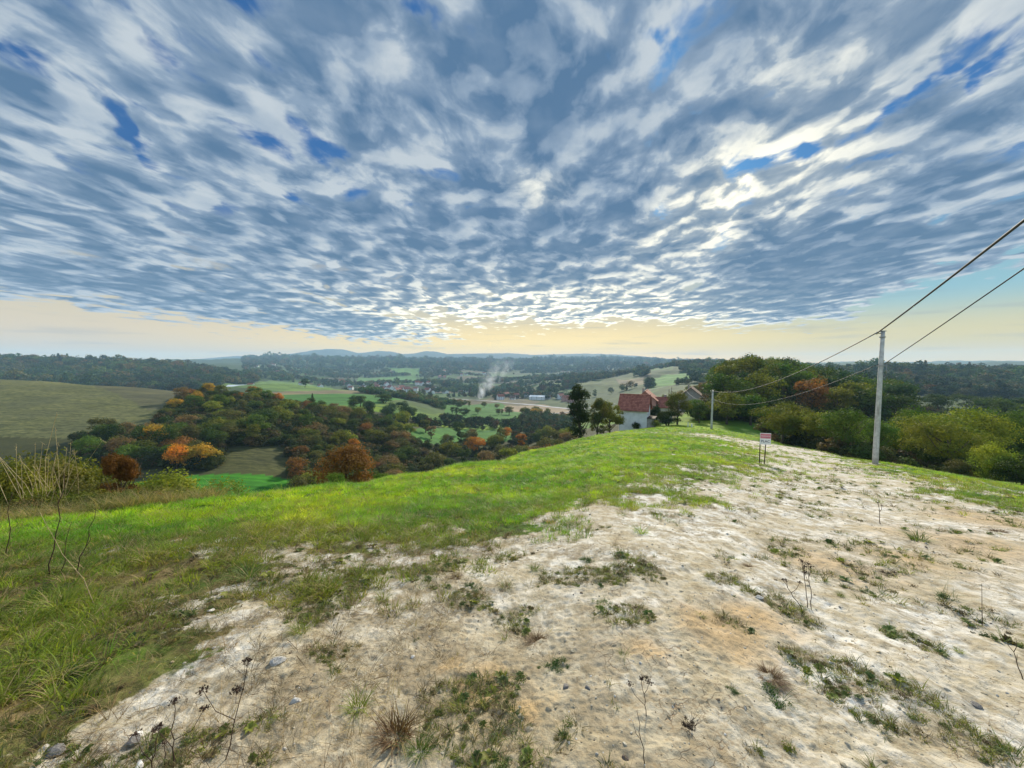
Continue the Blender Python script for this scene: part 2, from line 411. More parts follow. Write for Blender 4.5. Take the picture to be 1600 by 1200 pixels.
def finish(m, w, color, rough_=0.9, bump=None, bstr=0.3, bdist=0.02, translucent=0.0, tcol=None, spec=0.2, metallic=0.0):
    b = w.node('ShaderNodeBsdfPrincipled'); w.put(b.inputs['Base Color'], color); w.put(b.inputs['Roughness'], rough_)
    b.inputs['Specular IOR Level'].default_value = spec; b.inputs['Metallic'].default_value = metallic
    sh = b.outputs[0]
    if bump is not None:
        bn = w.node('ShaderNodeBump'); bn.inputs['Strength'].default_value = bstr; bn.inputs['Distance'].default_value = bdist
        w.put(bn.inputs['Height'], bump); w.l.new(bn.outputs[0], b.inputs['Normal'])
    if translucent > 0:
        t = w.node('ShaderNodeBsdfTranslucent'); w.put(t.inputs[0], tcol if tcol is not None else color)
        mx = w.node('ShaderNodeMixShader'); mx.inputs[0].default_value = translucent
        w.l.new(sh, mx.inputs[1]); w.l.new(t.outputs[0], mx.inputs[2]); sh = mx.outputs[0]
    o = w.node('ShaderNodeOutputMaterial'); w.l.new(sh, o.inputs[0])
    return m

# ------------------------------------------------------------------ ground sheet
def ground_material():
    m, w = new_mat('earth_and_grass')
    pos = w.node('ShaderNodeNewGeometry').outputs['Position']
    tint = w.attr('tint').outputs['Color']; chalk = w.attr('chalk').outputs['Fac']; ochre = w.attr('ochre').outputs['Fac']; dist = w.attr('near').outputs['Fac']
    n_big = w.noise(pos, 0.9, 4, 0.6); n_mid = w.noise(pos, 5.5, 5, 0.62); n_fine = w.noise(pos, 34.0, 4, 0.65); n_far = w.noise(pos, 0.06, 6, 0.62)
    # chalk: pale marl, cream and ochre stains, damp brown crumbs, fine cracks
    rot = w.node('ShaderNodeMapping'); w.put(rot.inputs[0], pos); rot.inputs['Rotation'].default_value = (0, 0, 0.85); rot.inputs['Scale'].default_value = (1.0, 0.28, 1.0)
    streak = w.noise(rot.outputs[0], 9.0, 5, 0.65)
    ch = w.mix(w.mr(n_mid, 0.36, 0.64), (0.34, 0.30, 0.22, 1), w.mix(w.attr('pale').outputs['Fac'], (0.42, 0.37, 0.27, 1), (0.66, 0.645, 0.60, 1)))
    ch = w.mix(w.mr(n_big, 0.42, 0.62, 0, 0.7), ch, (0.36, 0.30, 0.19, 1))
    cream = w.mix(n_mid, (0.34, 0.20, 0.07, 1), (0.46, 0.33, 0.17, 1))
    ch = w.mix(w.m('MULTIPLY', w.mr(w.m('ADD', ochre, w.m('MULTIPLY', w.m('SUBTRACT', n_mid, 0.5), 1.8)), 0.25, 1.0), 0.75), ch, cream)
    ch = w.mix(w.mr(streak, 0.60, 0.50, 0.45, 0.0), ch, (0.22, 0.18, 0.11, 1))
    ch = w.mix(w.mr(w.m('ADD', n_fine, w.m('MULTIPLY', n_mid, 0.6)), 0.79, 0.68, 0.0, 0.0), ch, (0.26, 0.20, 0.13, 1))
    ch = w.mix(w.mr(w.m('ADD', w.noise(pos, 52.0, 4, 0.7), w.m('MULTIPLY', n_mid, 0.5)), 0.66, 0.60, 0.0, 0.62), ch, (0.20, 0.15, 0.09, 1))
    ch = w.mix(w.mr(w.m('ADD', w.noise(pos, 13.0, 5, 0.7), w.m('MULTIPLY', n_big, 0.7)), 0.76, 0.66, 0.0, 0.55), ch, (0.27, 0.21, 0.13, 1))
    wpos = w.vm('ADD', pos, w.vm('SCALE', w.noise(pos, 7, 3, 0.5, color=True), scale=0.12))
    crack = w.mr(w.voro(wpos, 8.5, 'DISTANCE_TO_EDGE'), 0.0, 0.018)
    crack = w.m('MAXIMUM', crack, w.mr(w.noise(pos, 1.3, 2, 0.5), 0.60, 0.53))
    loam = w.m('MULTIPLY', w.mr(w.m('ADD', w.noise(pos, 2.6, 6, 0.7), w.m('MULTIPLY', w.attr('pale').outputs['Fac'], -0.16)), 0.44, 0.56, 0, 1), 0.55)
    ch = w.mix(loam, ch, (0.21, 0.165, 0.10, 1))
    ch = w.mix(w.m('SUBTRACT', 1.0, crack), ch, (0.26, 0.19, 0.12, 1))
    # turf and soil under the grass blades
    var = w.mix(w.mr(n_big, 0.35, 0.65), w.mix(1.0, tint, (0.72, 0.70, 0.62, 1), 'MULTIPLY'), w.mix(1.0, tint, (1.18, 1.15, 1.0, 1), 'MULTIPLY'))
    var = w.mix(w.mr(n_mid, 0.35, 0.7, 0, 0.6), var, w.mix(1.0, var, (0.55, 0.5, 0.45, 1), 'MULTIPLY'))
    farv = w.mix(w.mr(n_far, 0.35, 0.65), w.mix(1.0, tint, (0.80, 0.78, 0.85, 1), 'MULTIPLY'), w.mix(1.0, tint, (1.18, 1.12, 1.0, 1), 'MULTIPLY'))
    rot2 = w.node('ShaderNodeMapping'); w.put(rot2.inputs[0], pos); rot2.inputs['Scale'].default_value = (0.35, 1.0, 1.0)
    tuss = w.noise(rot2.outputs[0], 1.1, 4, 0.7)
    farv = w.mix(w.m('MULTIPLY', w.mr(tuss, 0.40, 0.62), w.attr('tussock').outputs['Fac']), farv, w.mix(1.0, tint, (0.38, 0.42, 0.40, 1), 'MULTIPLY'))
    rows = w.node('ShaderNodeMapping'); w.put(rows.inputs[0], pos); rows.inputs['Rotation'].default_value = (0, 0, 0.35); rows.inputs['Scale'].default_value = (0.018, 0.55, 0.0)
    rw = w.noise(rows.outputs[0], 1.0, 3, 0.7)
    farv = w.mix(w.m('MULTIPLY', w.mr(rw, 0.42, 0.58), w.attr('field').outputs['Fac']), farv, w.mix(1.0, farv, (0.62, 0.68, 0.66, 1), 'MULTIPLY'))
    tf = w.mix(dist, farv, var)
    cm = w.m('ADD', chalk, w.m('MULTIPLY', w.m('SUBTRACT', w.noise(pos, 16.0, 4, 0.6), 0.5), 0.55))
    cm = w.mr(cm, 0.42, 0.56)
    col = w.mix(cm, tf, ch)
    bump = w.m('ADD', w.m('MULTIPLY', n_fine, 0.6), w.m('MULTIPLY', w.noise(pos, 110.0, 3, 0.7), 0.3))
    bump = w.m('ADD', bump, w.m('MULTIPLY', crack, 0.35))
    bump = w.m('ADD', bump, w.m('MULTIPLY', streak, 0.5))
    return finish(m, w, col, 0.95, bump, 0.85, 0.018, spec=0.12)
M_GROUND = ground_material()

FIELDS = [  # outline in the photograph, albedo, how tufted
    ([(-40, 590), (60, 590), (150, 597), (230, 606), (300, 618), (330, 632), (250, 662), (170, 690), (60, 684), (-40, 682)], (0.145, 0.150, 0.060), 0.8, 100),
    ([(-40, 588), (40, 589), (100, 591), (160, 596), (160, 600), (60, 595), (-40, 594)], (0.30, 0.25, 0.14), 0.1, 100),
    ([(150, 605), (235, 600), (310, 618), (300, 640), (240, 640)], (0.105, 0.105, 0.055), 0.4, 100),
    ([(190, 755), (300, 742), (420, 742), (470, 752), (440, 772), (300, 792), (190, 792)], (0.040, 0.19, 0.012), 0.25, 60),
    ([(350, 702), (380, 697), (440, 700), (455, 715), (452, 738), (330, 738)], (0.080, 0.085, 0.030), 0.8, 70),
    ([(300, 612), (350, 600), (420, 595), (480, 599), (520, 606), (560, 612), (480, 616)], (0.12, 0.20, 0.055), 0.0, 300),
    ([(400, 614), (540, 610), (650, 612), (650, 617), (520, 620), (420, 620)], (0.19, 0.16, 0.095), 0.0, 240),
    ([(440, 617), (560, 616), (640, 626), (560, 634), (440, 624)], (0.055, 0.165, 0.03), 0.2, 200),
    ([(690, 632), (780, 629), (830, 645), (800, 660), (700, 652)], (0.05, 0.15, 0.025), 0.2, 200),
    ([(620, 670), (700, 668), (800, 672), (800, 690), (720, 692), (640, 690)], (0.06, 0.17, 0.03), 0.2, 150),
    ([(560, 590), (650, 586), (650, 600), (600, 598), (556, 600)], (0.10, 0.21, 0.06), 0.0, 700),
    ([(600, 574), (655, 576), (655, 588), (620, 584)], (0.10, 0.21, 0.05), 0.0, 700),
    ([(790, 634), (850, 632), (900, 640), (900, 648), (840, 645), (780, 642)], (0.27, 0.21, 0.14), 0.0, 300),
    ([(880, 600), (960, 590), (1000, 588), (1010, 600), (940, 614)], (0.08, 0.11, 0.04), 0.0, 500),
    ([(962, 592), (1010, 590), (1010, 600), (970, 604)], (0.19, 0.16, 0.10), 0.0, 400),
    ([(1020, 592), (1070, 583), (1078, 590), (1050, 602), (1020, 604)], (0.09, 0.21, 0.05), 0.0, 400),
]
def build_ground():
    th = np.concatenate([np.radians(np.arange(-180, -58, 3.0)), np.radians(np.linspace(-58, 58, 820)), np.radians(np.arange(61, 180, 3.0))])
    r = [0.25]
    while r[-1] < 7300:
        q = r[-1]; r.append(q * (1 + (0.0042 if q < 30 else 0.0075 if q < 110 else 0.012 if q < 1300 else 0.03)))
    r = np.array(r)
    T, R = np.meshgrid(th, r)
    x = R * np.sin(T); y = R * np.cos(T)
    z = land(x, y)
    cm = chalk_mask(x, y) * (R < 110)
    z = z + rough(x, y, cm)
    nt, nr = len(th), len(r)
    idx = np.arange(nt * nr).reshape(nr, nt)
    a = idx[:-1, :]; b = np.roll(idx, -1, 1)[:-1, :]; c = np.roll(idx, -1, 1)[1:, :]; d = idx[1:, :]
    faces = np.stack([a, b, c, d], -1).reshape(-1, 4)
    V = np.stack([x, y, z], -1).reshape(-1, 3)
    # albedo of what grows there
    tint = np.empty((nr, nt, 3))
    tint[:] = (0.065, 0.150, 0.010)                                   # meadow turf
    mead2 = sstep(-0.2, 0.5, fbm(x / 9, y / 9 + 3, 3))[..., None]
    tint = tint * (1 - mead2) + np.array((0.16, 0.25, 0.012)) * mead2
    # shaggy near-left verge: brown litter under the grass
    litter = (sstep(-0.6, -1.6, x) * (1 - sstep(4.2, 7.0, y)) * (R < 12))[..., None]
    lf = litter * np.clip(.65 + fbm(x / .5, y / .5, 4)[..., None] * 1.2, .2, 1)
    tint = tint * (1 - lf) + (np.array((0.20, 0.155, 0.085)) * (1 + fbm(x / .12, y / .12, 3)[..., None] * .8)) * lf
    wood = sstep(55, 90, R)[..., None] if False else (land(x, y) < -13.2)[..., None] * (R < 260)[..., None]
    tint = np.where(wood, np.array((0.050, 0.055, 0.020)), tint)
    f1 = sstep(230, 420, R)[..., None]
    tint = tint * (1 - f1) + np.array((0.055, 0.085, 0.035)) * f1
    patch = (fbm(x / 130, y / 90, 2) > 0.16)[..., None] * (R > 420)[..., None] * (R < 2600)[..., None] * ((T > -0.6) & (T < 0.4))[..., None]
    tint = np.where(patch, np.array((0.070, 0.13, 0.040)), tint)
    patch2 = (fbm(x / 150 + 9, y / 110, 2) > 0.32)[..., None] * (R > 500)[..., None] * (R < 2200)[..., None] * ((T > -0.5) & (T < 0.35))[..., None]
    tint = np.where(patch2, np.array((0.12, 0.11, 0.065)), tint)
    tuss = np.zeros((nr, nt)); tuss[(R > 60)] = 0.3; fld = np.zeros((nr, nt))
    for outline, colr, tf, lo in FIELDS:
        p = poly_world(outline, lo)
        if len(p) < 3: continue
        jx = fbm(x / 9, y / 9, 2) * 1.5; k = inside(p, x + jx, y + jx) & (R > lo * 0.8)
        tint[k] = colr; tuss[k] = tf; fld[k] = .8
    ochre = np.zeros((nr, nt))
    for (px, py, s_, wt) in [(760, 1075, .22, .9), (700, 1040, .12, .7), (1130, 985, .30, 1.0), (1000, 1010, .16, .8), (1090, 960, .2, .9), (1300, 880, .6, .8), (1500, 850, 1.0, .8), (1590, 820, 1.2, .9), (1400, 870, .7, .7),
                             (820, 1110, .15, .8), (120, 1080, .18, .8), (40, 1110, .2, .8), (280, 1180, .15, .4), (1180, 965, .25, 1.0), (860, 800, .5, .4), (1250, 985, .2, .5), (1560, 900, .8, .35)]:
        q = unproj(px, py)
        ochre = np.maximum(ochre, wt * np.exp(-((x - q[0]) ** 2 + (y - q[1]) ** 2) / (2 * s_ ** 2)))
    near = 1 - sstep(45, 85, R)
    pale = np.clip(sstep(1.6, 4.2, R) * .8 + sstep(.2, 2.0, x) * .25 + fbm(x / 1.1, y / 1.1 + 2, 3) * .6, 0, 1)
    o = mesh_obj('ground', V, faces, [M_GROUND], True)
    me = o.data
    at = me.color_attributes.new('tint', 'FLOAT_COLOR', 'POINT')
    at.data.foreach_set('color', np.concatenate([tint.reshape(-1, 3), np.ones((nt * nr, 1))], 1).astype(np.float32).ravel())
    for nm, arr in (('chalk', cm), ('ochre', ochre), ('near', near), ('pale', pale), ('field', fld), ('tussock', tuss)):
        t_ = me.attributes.new(nm, 'FLOAT', 'POINT'); t_.data.foreach_set('value', arr.astype(np.float32).ravel())
    tag(o, kind='structure')
    return o
build_ground()
def gz(x, y, sink=0.0):
    """height of the drawn ground, small clods included"""
    x = np.atleast_1d(np.asarray(x, float)); y = np.atleast_1d(np.asarray(y, float))
    return land(x, y) + rough(x, y, chalk_mask(x, y)) - sink

# ------------------------------------------------------------------ plants: materials
def leaf_material(name, source, trans=0.35, var=0.35):
    """source: 'object' takes the object's colour, 'instancer' the tint of each scattered copy"""
    m, w = new_mat(name)
    oi = w.node('ShaderNodeObjectInfo')
    base = oi.outputs['Color'] if source == 'object' else w.attr('tint', 'INSTANCER').outputs['Color']
    tc = w.node('ShaderNodeTexCoord').outputs['Object']
    n = w.noise(tc, 1.3 if source == 'object' else 1.0, 3, 0.6)
    n2 = w.noise(tc, 9.0, 2, 0.6)
    hue = w.mix(w.mr(n, 0.35, 0.65), w.mix(1.0, base, (0.62, 0.78, 0.72, 1), 'MULTIPLY'), w.mix(1.0, base, (1.45, 1.18, 1.0, 1), 'MULTIPLY'))
    col = w.mix(w.mr(n2, 0.3, 0.7), w.mix(1.0, hue, (0.70, 0.72, 0.7, 1), 'MULTIPLY'), w.mix(1.0, hue, (1.3, 1.25, 1.2, 1), 'MULTIPLY'))
    return finish(m, w, col, 0.75, translucent=trans, tcol=w.mix(1.0, col, (1.25, 1.3, 0.7, 1), 'MULTIPLY'), spec=0.1)
M_LEAF = leaf_material('tree_leaves', 'object', 0.30)
M_LEAF_I = leaf_material('scattered_leaves', 'instancer', 0.25)
def blade_material(name, source):
    m, w = new_mat(name)
    base = w.node('ShaderNodeObjectInfo').outputs['Color'] if source == 'object' else w.attr('tint', 'INSTANCER').outputs['Color']
    tone = w.attr('tone').outputs['Fac']
    col = w.mix(tone, w.mix(1.0, base, (0.75, 0.8, 0.8, 1), 'MULTIPLY'), w.mix(1.0, base, (1.3, 1.2, 1.1, 1), 'MULTIPLY'))
    col = w.mix(w.mr(tone, 0.86, 0.90), col, (0.36, 0.28, 0.13, 1))
    return finish(m, w, col, 0.6, translucent=0.42, tcol=w.mix(1.0, col, (1.25, 1.3, 0.6, 1), 'MULTIPLY'), spec=0.25)
M_BLADE = blade_material('grass_blades', 'object')
M_BLADE_I = blade_material('scattered_blades', 'instancer')
def plain_material(name, col, rough_=0.85, var=0.25, scale=8.0, bstr=0.4, bdist=0.01, detail=4, col2=None, spec=0.2, coord='Object', metallic=0.0):
    m, w = new_mat(name)
    tc = w.node('ShaderNodeTexCoord').outputs[coord]
    n = w.noise(tc, scale, detail, 0.6)
    c2 = col2 if col2 else tuple(c * (1 - var) for c in col)
    c = w.mix(w.mr(n, 0.35, 0.65), tuple(c2), tuple(col))
    return finish(m, w, c, rough_, n, bstr, bdist, spec=spec, metallic=metallic)
M_BARK = plain_material('bark', (0.13, 0.10, 0.07), 0.95, 0.5, 9.0, 0.6, 0.02)
M_STEM = plain_material('dead_stem', (0.075, 0.045, 0.030), 0.8, 0.4, 30.0)
M_STRAW = plain_material('straw', (0.46, 0.36, 0.19), 0.8, 0.4, 20.0)

# ------------------------------------------------------------------ plants: shapes
def tube(pts, radii, sides=6):
    """tapered tube along points"""
    P = [Vector(p) for p in pts]; V = []; F = []
    n = len(P)
    for i, p in enumerate(P):
        t = (P[min(i + 1, n - 1)] - P[max(i - 1, 0)]).normalized()
        a = t.orthogonal().normalized() if i == 0 else (a - t * a.dot(t)).normalized()
        b = t.cross(a)
        for k in range(sides):
            f = 2 * math.pi * k / sides
            V.append(p + (a * math.cos(f) + b * math.sin(f)) * radii[i])
    for i in range(n - 1):
        for k in range(sides):
            k2 = (k + 1) % sides
            F.append((i * sides + k, i * sides + k2, (i + 1) * sides + k2, (i + 1) * sides + k))
    F.append(tuple(range((n - 1) * sides, n * sides))); F.append(tuple(reversed(range(sides))))
    return V, F
class Geo:
    def __init__(s): s.V = []; s.F = []; s.M = []
    def add(s, V, F, mi=0):
        k = len(s.V); s.V += [tuple(v) for v in V]; s.F += [tuple(i + k for i in f) for f in F]; s.M += [mi] * len(F); return s
    def box(s, lo, hi, mi=0):
        x0, y0, z0 = lo; x1, y1, z1 = hi
        V = [(x0, y0, z0), (x1, y0, z0), (x1, y1, z0), (x0, y1, z0), (x0, y0, z1), (x1, y0, z1), (x1, y1, z1), (x0, y1, z1)]
        return s.add(V, [(3, 2, 1, 0), (4, 5, 6, 7), (0, 1, 5, 4), (1, 2, 6, 5), (2, 3, 7, 6), (3, 0, 4, 7)], mi)
    def tube(s, pts, radii, sides=6, mi=0):
        V, F = tube(pts, radii, sides); return s.add(V, F, mi)
    def obj(s, name, mats, parent=None, smooth=False, link=True):
        return mesh_obj(name, s.V, s.F, mats, smooth, parent, link, s.M)
def unit(n, r):
    v = r.normal(size=(n, 3)); return v / np.linalg.norm(v, axis=1, keepdims=True)
def leaf_quads(P, N, size, r, aspect=0.6):
    """one leaf-shaped quad at each point, normal near N"""
    n = len(P)
    N = N + unit(n, r) * 0.75; N /= np.linalg.norm(N, axis=1, keepdims=True)
    A = np.cross(N, unit(n, r)); A /= np.linalg.norm(A, axis=1, keepdims=True) + 1e-9
    B = np.cross(N, A)
    s_ = (size * r.uniform(0.6, 1.35, n))[:, None]
    q = np.stack([P - A * s_, P - B * s_ * aspect, P + A * s_, P + B * s_ * aspect], 1).reshape(-1, 3)
    return q, np.arange(n * 4).reshape(n, 4)
def crown_points(kind, n, seed):
    """leaf positions of a crown 1 high standing on z = 0, with outward normals"""
    r = np.random.default_rng(seed)
    if kind == 'spruce':
        P = []; N = []
        k = 17
        for i in range(k):
            h = 0.10 + 0.88 * i / k; R = 0.20 * (1 - h) ** 0.8 + 0.012
            m_ = int(n * (R / 0.2) / k * 1.9) + 8
            for q in range(m_):
                a = round(r.uniform(0, 9)) * 2 * math.pi / 9 + i * 0.7 + r.normal() * 0.16; t = r.uniform(0.1, 1) ** 0.6
                P.append((math.cos(a) * R * t, math.sin(a) * R * t, h - 0.055 * t + r.normal() * 0.008)); N.append((math.cos(a) * .4, math.sin(a) * .4, .8))
        return np.array(P), np.array(N), r
    lob = {'round': (26, 0.36, 0.42, 0.53, 0.12, 0.19), 'tall': (24, 0.22, 0.44, 0.52, 0.09, 0.14), 'bush': (22, 0.52, 0.40, 0.36, 0.14, 0.24),
           'spread': (30, 0.46, 0.38, 0.56, 0.11, 0.18), 'ragged': (30, 0.32, 0.44, 0.52, 0.06, 0.12), 'column': (26, 0.13, 0.46, 0.49, 0.07, 0.11)}[kind]
    nl, rx, rz, zc, r0, r1 = lob
    C = unit(nl, r) * (r.uniform(0.25, 1, (nl, 1)) ** 0.45) * np.array([rx * 0.78, rx * 0.78, rz * 0.80]) + np.array([0, 0, zc])
    R = r.uniform(r0, r1, nl)
    w = R ** 2 / (R ** 2).sum()
    k = r.choice(nl, n, p=w)
    d = unit(n, r); d[:, 2] = np.where(d[:, 2] < -0.2, -d[:, 2] * r.uniform(0, 1, n), d[:, 2])
    d /= np.linalg.norm(d, axis=1, keepdims=True)
    rad = R[k] * r.uniform(0.62, 1.08, n) * (1 + 0.22 * np.sin(d[:, 0] * 9 + k) * np.sin(d[:, 1] * 8 + k * 2))
    P = C[k] + d * rad[:, None]
    P[:, 2] = np.maximum(P[:, 2], 0.01)
    return P, d, r
def trunk_geo(kind, seed, h=1.0):
    r = random.Random(seed); g = Geo()
    if kind == 'bush':
        for i in range(7):
            a = r.uniform(0, 6.28); l = r.uniform(.25, .5)
            g.tube([(0.03 * math.cos(a), .03 * math.sin(a), -0.06), (l * .4 * math.cos(a), l * .4 * math.sin(a), l * .5), (l * .8 * math.cos(a), l * .8 * math.sin(a), l)], [.016, .011, .004], 5)
        return g
    top = {'spruce': .96, 'column': .85, 'tall': .8}.get(kind, .6)
    b = .024 if kind != 'spruce' else .016
    pts = [(0, 0, -.06), (r.uniform(-.01, .01), r.uniform(-.01, .01), .15), (r.uniform(-.02, .02), r.uniform(-.02, .02), .35), (r.uniform(-.03, .03), 0, top)]
    g.tube(pts, [b * 1.5, b, b * .8, b * .2], 7)
    if kind != 'spruce':
        for i in range(8):
            a = i * 2.4 + r.uniform(-.4, .4); z0 = r.uniform(.2, .5); l = r.uniform(.14, .3) * (0.5 if kind in ('tall', 'column') else 1)
            g.tube([(0, 0, z0), (l * .6 * math.cos(a), l * .6 * math.sin(a), z0 + l * .6), (l * 1.1 * math.cos(a), l * 1.1 * math.sin(a), z0 + l * 1.4)], [b * .5, b * .3, b * .08], 5)
    return g
_TREE = {}
def tree_meshes(kind, detail, seed, mat):
    key = (kind, detail, seed, mat.name)
    if key not in _TREE:
        n, ls = {'far': (420, 0.050), 'mid': (2600, 0.024), 'near': (9000, 0.0125), 'vnear': (15000, 0.011)}[detail]
        if kind == 'column' or kind == 'tall': ls *= 0.8
        if kind == 'bush': ls *= 1.35
        P, N, r = crown_points(kind, n, seed * 7 + 1)
        V, F = leaf_quads(P, N, ls, r)
        c = mesh_obj('crown', V, F, [mat], False, None, False).data
        t = trunk_geo(kind, seed).obj('trunk', [M_BARK], None, True, False).data
        _TREE[key] = (c, t)
    return _TREE[key]
def plant_tree(name, kind, x, y, h, color, label, cat='tree', group=None, detail='mid', seed=0, wide=1.0, base=None, parts=True):
    c, t = tree_meshes(kind, detail, seed, M_LEAF)
    z = float(land(x, y)) if base is None else base
    e = empty(name, (x, y, z), random.uniform(0, 6.28))
    e.scale = (h * wide, h * wide * random.uniform(.9, 1.1), h)
    e.rotation_euler = (random.uniform(-.04, .04), random.uniform(-.04, .04), e.rotation_euler[2])
    tag(e, label, cat, group)
    oc = bpy.data.objects.new('crown' if kind != 'bush' else 'foliage', c); scene.collection.objects.link(oc); oc.parent = e
    oc.color = (*color, 1)
    ot = bpy.data.objects.new('trunk' if kind != 'bush' else 'stem', t); scene.collection.objects.link(ot); ot.parent = e
    return e

def scatter(name, protos, P, rot, scale, tint, idx=None, label=None, cat=None, kind='stuff'):
    """one object that carries many small copies of the prototypes"""
    col = bpy.data.collections.new(name + '_kinds')
    for i, p in enumerate(protos):
        p.name = 'kind_%02d_' % i + p.name; col.objects.link(p)
    n = len(P)
    o = mesh_obj(name, P, np.zeros((0, 3), int) if False else [], [])
    me = o.data
    def att(nm, typ, arr, key='value'):
        a = me.attributes.new(nm, typ, 'POINT'); a.data.foreach_set(key, np.asarray(arr, np.float32 if typ != 'INT' else np.int32).ravel())
    att('rot', 'FLOAT_VECTOR', rot, 'vector'); sc_ = np.asarray(scale, float)
    if sc_.ndim == 1: sc_ = np.repeat(sc_[:, None], 3, 1)
    att('scl', 'FLOAT_VECTOR', sc_, 'vector')
    att('tint', 'FLOAT_COLOR', np.concatenate([np.asarray(tint), np.ones((n, 1))], 1), 'color')
    att('which', 'INT', idx if idx is not None else rng.integers(0, len(protos), n))
    g = bpy.data.node_groups.new(name + '_scatter', 'GeometryNodeTree')
    g.interface.new_socket('Geometry', in_out='INPUT', socket_type='NodeSocketGeometry')
    g.interface.new_socket('Geometry', in_out='OUTPUT', socket_type='NodeSocketGeometry')
    gi = g.nodes.new('NodeGroupInput'); go = g.nodes.new('NodeGroupOutput')
    ci = g.nodes.new('GeometryNodeCollectionInfo'); ci.inputs['Collection'].default_value = col
    ci.inputs['Separate Children'].default_value = True; ci.inputs['Reset Children'].default_value = True
    ip = g.nodes.new('GeometryNodeInstanceOnPoints'); ip.inputs['Pick Instance'].default_value = True
    def named(nm, dt):
        q = g.nodes.new('GeometryNodeInputNamedAttribute'); q.data_type = dt; q.inputs['Name'].default_value = nm
        return [s_ for s_ in q.outputs if s_.enabled and s_.name == 'Attribute'][0]
    g.links.new(gi.outputs[0], ip.inputs['Points']); g.links.new(ci.outputs[0], ip.inputs['Instance'])
    g.links.new(named('which', 'INT'), ip.inputs['Instance Index'])
    er = g.nodes.new('FunctionNodeEulerToRotation'); g.links.new(named('rot', 'FLOAT_VECTOR'), er.inputs[0]); g.links.new(er.outputs[0], ip.inputs['Rotation'])
    g.links.new(named('scl', 'FLOAT_VECTOR'), ip.inputs['Scale'])
    g.links.new(ip.outputs[0], go.inputs[0])
    md = o.modifiers.new('scatter', 'NODES'); md.node_group = g
    tag(o, label, cat, kind=kind)
    return o

# ------------------------------------------------------------------ far woods (nobody could count them)
GREENS = np.array([(0.034, 0.064, 0.030), (0.026, 0.056, 0.032), (0.050, 0.078, 0.032), (0.060, 0.066, 0.034), (0.022, 0.046, 0.032), (0.085, 0.070, 0.034), (0.085, 0.055, 0.034)])  # far foliage tones, with bluish distance haze mixed into the colour
def far_protos():
    out = []
    for i, k in enumerate(('round', 'spread', 'round', 'tall', 'spruce', 'spread')):
        c, t = tree_meshes(k, 'far', 40 + i, M_LEAF_I)
        out.append(bpy.data.objects.new('far_tree', c))
    return out
def sector(n, px0, px1, D0, D1, r):
    u = r.uniform(math.atan((px0 - 800) / FPX), math.atan((px1 - 800) / FPX), n)
    D = np.sqrt(r.uniform(D0 ** 2, D1 ** 2, n))
    return np.tan(u) * D, D
def woods(name, specs, hmul, label):
    r = np.random.default_rng(len(name)); XS = []; YS = []; HS = []; TS = []; IS = []
    for (n, px0, px1, D0, D1, thr, h0, h1, dark, con) in specs:
        x, y = sector(n, px0, px1, D0, D1, r)
        if thr is not None:
            k = fbm(x / 170 + 2, y / 120, 3) > thr; x = x[k]; y = y[k]
        for outline, colr, tf, lo in FIELDS[5:]:
            p = poly_world(outline, lo)
            if len(p) > 2 and D1 > 300:
                k = ~inside(p, x, y); x = x[k]; y = y[k]
        XS.append(x); YS.append(y); h = r.uniform(h0, h1, len(x))
        big = fbm(x / 120, y / 120 + 5, 3)[:, None]; t = GREENS[r.choice(7, len(x), p=[.26, .22, .14, .12, .14, .08, .04])] * r.uniform(0.7, 1.9, (len(x), 1)) * dark * (1 + .7 * big); h *= (1 + .45 * big[:, 0]) * np.where(r.random(len(x)) < .06, 1.5, 1)
        HS.append(h); TS.append(t); IS.append(np.where(r.random(len(x)) < con, 4, r.choice([0, 1, 2, 3, 5], len(x))))
    x = np.concatenate(XS); y = np.concatenate(YS); h = np.concatenate(HS); t = np.concatenate(TS); i_ = np.concatenate(IS)
    z = land(x, y) - 0.12 * h
    rot = np.stack([np.zeros(len(x)), np.zeros(len(x)), r.uniform(0, 6.28, len(x))], 1)
    wdt = np.where(i_ == 4, 1.0, 1.15)
    return scatter(name, far_protos(), np.stack([x, y, z], 1), rot, np.stack([h * wdt, h * wdt, h], 1), t, i_, label, 'forest')
woods('forest', [(7500, -160, 400, 520, 1000, None, 11, 19, 1.0, .10), (300, -60, 420, 400, 520, 0.0, 8, 12, 1.0, .1)], 1, 'dark bluish green woods covering the far ridge beyond the brown hillside')
woods('forest', [(7500, 1180, 1760, 330, 850, None, 10, 17, 0.95, .10), (900, 1040, 1260, 330, 620, .05, 8, 13, 1.0, .1)], 1, 'hazy green woods covering the long ridge behind the concrete pole')
woods('forest', [(9500, 380, 1130, 620, 2000, -.06, 9, 16, 1.0, .08), (2200, 380, 1130, 1900, 2700, -.25, 20, 34, 1.0, .05), (2400, 380, 1130, 2600, 3600, -.5, 26, 44, 0.95, .05), (900, 880, 1010, 780, 1000, -.4, 9, 15, 1.2, .08),
                (900, 1010, 1240, 560, 1050, -.25, 9, 15, 1.0, .1), (260, 400, 470, 490, 545, None, 9, 13, .75, .35), (3600, 560, 900, 232, 500, -.06, 4, 8, 1.25, .02)], 1, 'patches of wood scattered across the wide valley and its far hills')

